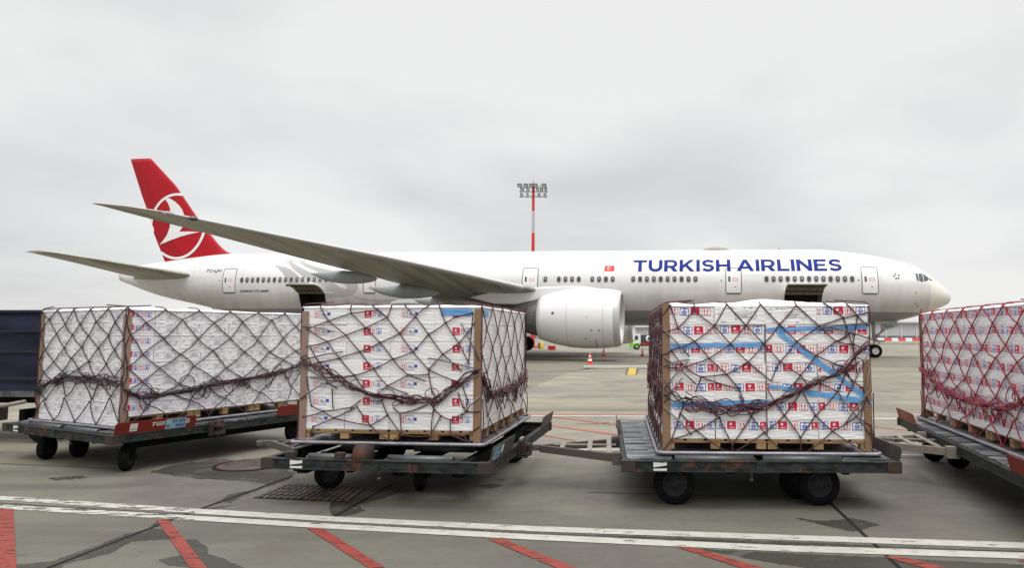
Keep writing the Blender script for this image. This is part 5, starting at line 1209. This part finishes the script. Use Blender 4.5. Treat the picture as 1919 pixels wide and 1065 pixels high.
    # the gathered slack of the net
    m = MB(); vis = ['front']+sides
    for face in vis:
        Wf = W if face == 'front' else L; cf = cinch.get(face, cinch['front']); vc = lambda a: interp(cf, max(0, min(1, a/Wf)))-base_z
        for k in range(9):
            A = [(random.uniform(.004, .020), random.uniform(2, 14), random.uniform(0, 6)) for _ in range(3)]; off = random.gauss(0, .022); e_ = .022+random.uniform(0, .035); a0 = random.choice((0, 0, 0, .1, .3))*Wf; a1 = Wf*random.choice((1, 1, 1, .9, .7))
            n = 40; sf = (lambda a: interp(spread, a/Wf)) if spread and face == 'front' else (lambda a: 1.0)
            m.tube([FM(face, a0+(a1-a0)*t/n, vc(a0+(a1-a0)*t/n)+(off+wavy(a0+t*.08, A))*sf(a0+(a1-a0)*t/n), e_+.012*math.sin(t*.5+k)) for t in range(n+1)], rope_r*random.choice((.8, 1, 1.1)), 5)
        nl_ = {'front': 12 if not traced else 7, 'right': 30, 'left': 26}[face]
        for k in range(nl_):                                   # loops hanging out of the bundle
            a = random.uniform(.03, .97)*Wf; v_ = vc(a)+random.gauss(0, .02); w_, h_ = random.uniform(.03, .12), random.uniform(.03, .15 if face == 'front' else .22); sg_ = random.choice((-1, -1, 1)) if face == 'front' else random.choice((-1, 1, -1)); e_ = .03+random.uniform(0, .03); tl = random.gauss(0, .05)
            m.tube([FM(face, max(0, min(Wf, a+w_*math.sin(t)+tl*math.sin(t/2))), v_+sg_*h_*(1-math.cos(t))/2, e_+.01*math.sin(2*t)) for t in [2*PI*i/12 for i in range(13)]], rope_r*.8, 5)
    m.build('net_slack', [M[net]], o)
    o['W'] = 0; del o['W']
    return o, FM, top, (W, L), e0
def extra_straps(L_, corners):
    """flat straps fanning out from a corner at mid height"""
    o, FM, top, (W, L), e0 = L_
    for face, a0, pts in corners:
        for z0_, z1_, da in pts: m = MB(); m.tube([FM(face, a0, z0_, .022), FM(face, a0+da*.5, (z0_+z1_)/2+.01, .03), FM(face, a0+da, z1_, .026)], .0085, 5); m.build('strap', M['strap'], o)
    
band = lambda i, j, k: ('grey' if (k == 6 and i in (1, 2) and j == 0 and L3SEL[0]) else 'band', random.randrange(6))
L3SEL = [True]
L2 = make_load((-1.217, 7.93), 'right', -6, 2.12, 2.62, 'plain white carton load with sparse red and blue stamps, second from the left', 4, 5, 7, ['right'], lambda i, j, k: (('B', k % 2) if i % 2 == 0 else ('A', k % 2)) if j == 0 else ('plain', (j+k) % 2), 'rope_dark',
    {'front': [(0, 1.52), (.15, 1.40), (.3, 1.24), (.45, 1.14), (.6, 1.11), (.75, 1.10), (.88, 1.28), (1, 1.45)], 'right': [(0, 1.4), (.15, 1.12), (.5, 1.12), (.8, 1.16), (1, 1.3)], 'left': [(0, 1.4), (1, 1.3)], 'back': [(0, 1.3), (1, 1.3)]},
    {'front': (.43, .33, -.04, .235), 'right': (.58, .52, .0), 'left': (.4, .45, 0)}, base_z=.60, boards=((1, -1, 'board', 1.52), (-1, -1, 'board_pale', 1.50)), traced=TR2, spread=[(0, 2.6), (.2, 1.6), (.4, .45), (.6, 1.0), (.8, 1.3), (1, .9)])
extra_straps(L2, [('front', 0.0, [(.95, 1.05, .5), (.90, .62, .45), (1.35, 1.28, .4), (.5, .72, .35), (1.0, .75, .28)]), ('front', 2.12, [(.95, 1.38, -.22), (.80, .62, -.28), (.85, .98, -.6), (.55, .3, -.22)])])
L3 = make_load((.846, 7.69), 'left', -2.5, 2.225, 3.1, 'load with bands of red and blue stamps and bright blue tape, third from the left', 4, 5, 7, ['left'], band, 'rope_dark',
    {'front': [(0, 1.24), (.12, 1.12), (.3, 1.04), (.45, 1.05), (.6, 1.18), (.75, 1.34), (.87, 1.46), (.94, 1.62), (1, 1.74)], 'left': [(0, 1.24), (.3, 1.1), (.6, 1.3), (1, 1.2)], 'right': [(0, 1.7), (1, 1.3)], 'back': [(0, 1.3), (1, 1.3)]},
    {'front': (.40, .48, .0), 'left': (.34, .42, 0), 'right': (.4, .45, 0)}, base_z=.555, boards=((-1, -1, 'board', 1.62), (1, -1, 'board', 1.0)), bump_=1.2, traced=TR3, spread=[(0, 2.2), (.3, 1.6), (.55, .9), (.8, .8), (1, 1.2)], hump=.05)
extra_straps(L3, [('front', 0.0, [(1.35, 1.05, .28), (.95, 1.02, .28), (.70, 1.0, .26), (.55, .82, .2), (.5, .2, .3), (1.05, .75, .35)]), ('front', 2.225, [(1.42, 1.36, -.55), (1.25, 1.40, -.5), (1.1, .62, -.25), (.95, .35, -.12), (.7, .3, -.3), (.2, .62, -.32)])])
L1 = make_load((-6.37, 9.62), 'right', -26.5, 2.15, 3.12, 'greyish load covered in faint grey print, standing on the left dolly', 5, 8, 8, ['right'], lambda i, j, k: ('cornerband', k % 2) if (j == 0 and i == 4) else ('grey', (i+2*j+k) % 4), 'rope_black',
    {'front': [(0, 1.0), (.15, 1.15), (.4, 1.24), (.8, 1.22), (1, 1.2)], 'right': [(0, 1.08), (.08, .97), (.2, 1.0), (.5, 1.10), (.8, 1.2), (1, 1.40)], 'left': [(0, 1.1), (1, 1.2)], 'back': [(0, 1.2), (1, 1.2)]},
    {'front': (.40, .38, 0.0), 'right': (.50, .42, .0)}, base_z=.555, cm='carton_lilac', boards=((1, -1, 'board_pale', 1.55), (-1, -1, 'board', 1.58)), rope_r=.008, skirt_film=True, bump_=.5, zt=2.21)
L3SEL[0] = False
y4l = math.radians(-10.5); nl4 = (4.57, 7.15)
L4 = make_load(nl4, 'left', -9.6, 2.3, 3.7, 'load wrapped in bright red netting with dense red and blue stamps, at the right edge', 4, 6, 7, ['left'], band, 'rope_red',
    {'left': [(0, 1.20), (.2, 1.02), (.45, 1.0), (.7, 1.08), (.88, 1.22), (1, 1.32)], 'front': [(0, 1.2), (1, 1.2)], 'right': [(0, 1.2), (1, 1.2)], 'back': [(0, 1.3), (1, 1.3)]},
    {'left': (.60, .42, 0.0), 'front': (.33, .4, 0)}, base_z=.555, cm='carton_lilac', boards=((-1, 1, 'board', 1.60),), rope_r=.008)
# blue stretch bands on the third load
o3, FM3, top3, (W3, Ln3), _ = L3
def ribbon(pts, w, e=.009):
    m = MB(); A = [Vector((a, z)) for a, z in pts]; up_, lo = [], []
    for i, p in enumerate(A):
        t = (A[min(i+1, len(A)-1)]-A[max(i-1, 0)]).normalized(); n = Vector((-t.y, t.x))*w/2*random.uniform(.8, 1.15); ei = e+.0015*math.sin(i*1.7)
        up_.append(FM3('front', p.x+n.x, p.y+n.y, ei)); lo.append(FM3('front', p.x-n.x, p.y-n.y, ei))
    m.grid([up_, lo], 0, True); return m.build('blue_tape', M['tape'], o3, fix=False)
def lseg(p, q_, n=12, j=.004): return [(p[0]+(q_[0]-p[0])*i/n, p[1]+(q_[1]-p[1])*i/n+random.gauss(0, j)) for i in range(n+1)]
zz3 = lambda y: 1.85-(y-627)/169.0-.555
ribbon(lseg((.03, zz3(650)), (1.10, zz3(646))), .055); ribbon(lseg((1.12, zz3(619)), (2.22, zz3(613))), .05); ribbon(lseg((1.26, zz3(625)), (2.24, zz3(750)), 14, .002), .055, .012)
ribbon(lseg((.03, zz3(757)), (1.15, zz3(752))), .06); ribbon(lseg((1.14, zz3(722)), (2.2, zz3(748)), 14, .003), .045, .011); ribbon(lseg((1.55, zz3(735)), (2.24, zz3(754))), .04, .0135)
# a darker gap and the print ghosting under the top cartons: taped seam between the two stacks
m = MB(); m.box(FM3('front', W3/2, (top3+.16)/2-.1, .0005), (.018, .004, top3-.45)); m.build('stack_gap', M['strap'], o3)
m = MB(); o2, FM2, top2, (W2, Ln2), _ = L2
m.face([FM2('front', a, z, .006) for a, z in ((1.66, top2-.10), (2.03, top2-.10), (2.03, top2-.02), (1.66, top2-.02))]); m.build('blue_tape', M['tape'], o2, fix=False)
m = MB(); m.face([FM2('right', a, z, .006) for a, z in ((.10, top2-.11), (.36, top2-.11), (.36, top2-.03), (.10, top2-.03))]); m.build('blue_tape', M['tape'], o2, fix=False)
# ------------------------------------------------------------------ covered cart at the left edge
NV = mat('navy_tarpaulin', (.008, .011, .026), .6, spec=.25, noise=(1.5, (.013, .018, .042), .4, .7), bump=(2.2, .5, .04)); NB_ = mat('tarp_band', (.006, .007, .012), .6); FR = mat('cart_rail', (.14, .135, .13), .5, metal=.3, noise=(6, (.05, .05, .05), .4, .6))
cY = 12.0; r_ = at(128, 640, cY); ct = at(60, 581.5, cY).z; cb = at(60, 735, cY).z
CT = empty('covered_baggage_cart', (r_.x-2.1, cY+.85, 0), math.radians(-3), label='dark navy tarpaulin covered cart at the left edge, behind the first load', cat='baggage cart')
m = MB(); n = 24; rows = []
for j in range(15):
    z = cb+(ct-.06-cb)*j/14; rows.append([(-2.1+4.2*i/n, -.85-.018*math.sin(j*1.1+i*.4)-.012*math.sin(i*1.3), z) for i in range(n+1)])
m.grid(rows, 0, True); rows2 = [[(2.1+.01*math.sin(j), -.84+1.68*i/8, r[0][2]) for i in range(9)] for j, r in enumerate(rows)]; m.grid(rows2, 0, True); m.grid([[(-2.1, -.84+1.68*i/8, r[0][2]) for i in range(9)] for r in rows], 0, True); m.grid([[(-2.1+4.2*i/n, .85, r[0][2]) for i in range(n+1)] for r in rows], 0, True)
m.build('curtain', NV, CT)
m = MB(); m.box((0, 0, ct-.03), (4.26, 1.78, .06)); m.build('roof', NV, CT, bevel=.02)
for y in (621, 659, 709):
    z = at(60, y, cY).z; m = MB(); m.box((0, -.89, z), (4.2, .02, .035 if y != 709 else .05)); m.build('tarp_strap', NB_, CT)
m = MB(); m.box((0, -.84, cb-.03), (4.25, .08, .10)); m.box((0, .84, cb-.03), (4.25, .08, .10)); m.box((2.08, 0, cb-.03), (.08, 1.6, .1)); m.box((-2.08, 0, cb-.03), (.08, 1.6, .1)); m.build('frame', FR, CT, bevel=.006)
m = MB(); m.box((0, 0, cb-.14), (4.1, 1.5, .10)); m.box((1.3, 0, .4), (.1, 1.3, .3)); m.box((-1.3, 0, .4), (.1, 1.3, .3)); m.build('underframe', M['steel_dark'], CT)
for x in (-1.4, 1.75):
    for y in (-.7, .7):
        m = MB(); wheel(m, (x, y, .25), .25, .16); w_ = m.build('wheel', M['rubber'], CT); m = MB(); rim(m, (x, y, .25), .25, .16); m.build('rim', M['rim_dirty'], w_)
# loose pale tow pipe and coupling block at the far left
a_, b_ = at(2, 762, 10.8), at(48, 753, 10.9)
m = MB(); m.tube([a_, b_], .032, 10, 0); m.tube([a_, a_+Vector((-.9, .1, -.05))], .03, 10, 0); m.box(a_+Vector((-.12, 0, -.12)), (.22, .3, .2), 1); m.tube([a_+Vector((-.1, 0, -.4)), Vector((a_.x-.1, a_.y, 0))], .05, 8, 1)
tag(m.build('tow_pipe', [M['bar_beige'], M['steel_rusty']]), 'pale tow pipe on a rusty block at the left edge under the navy cart', 'tow bar')
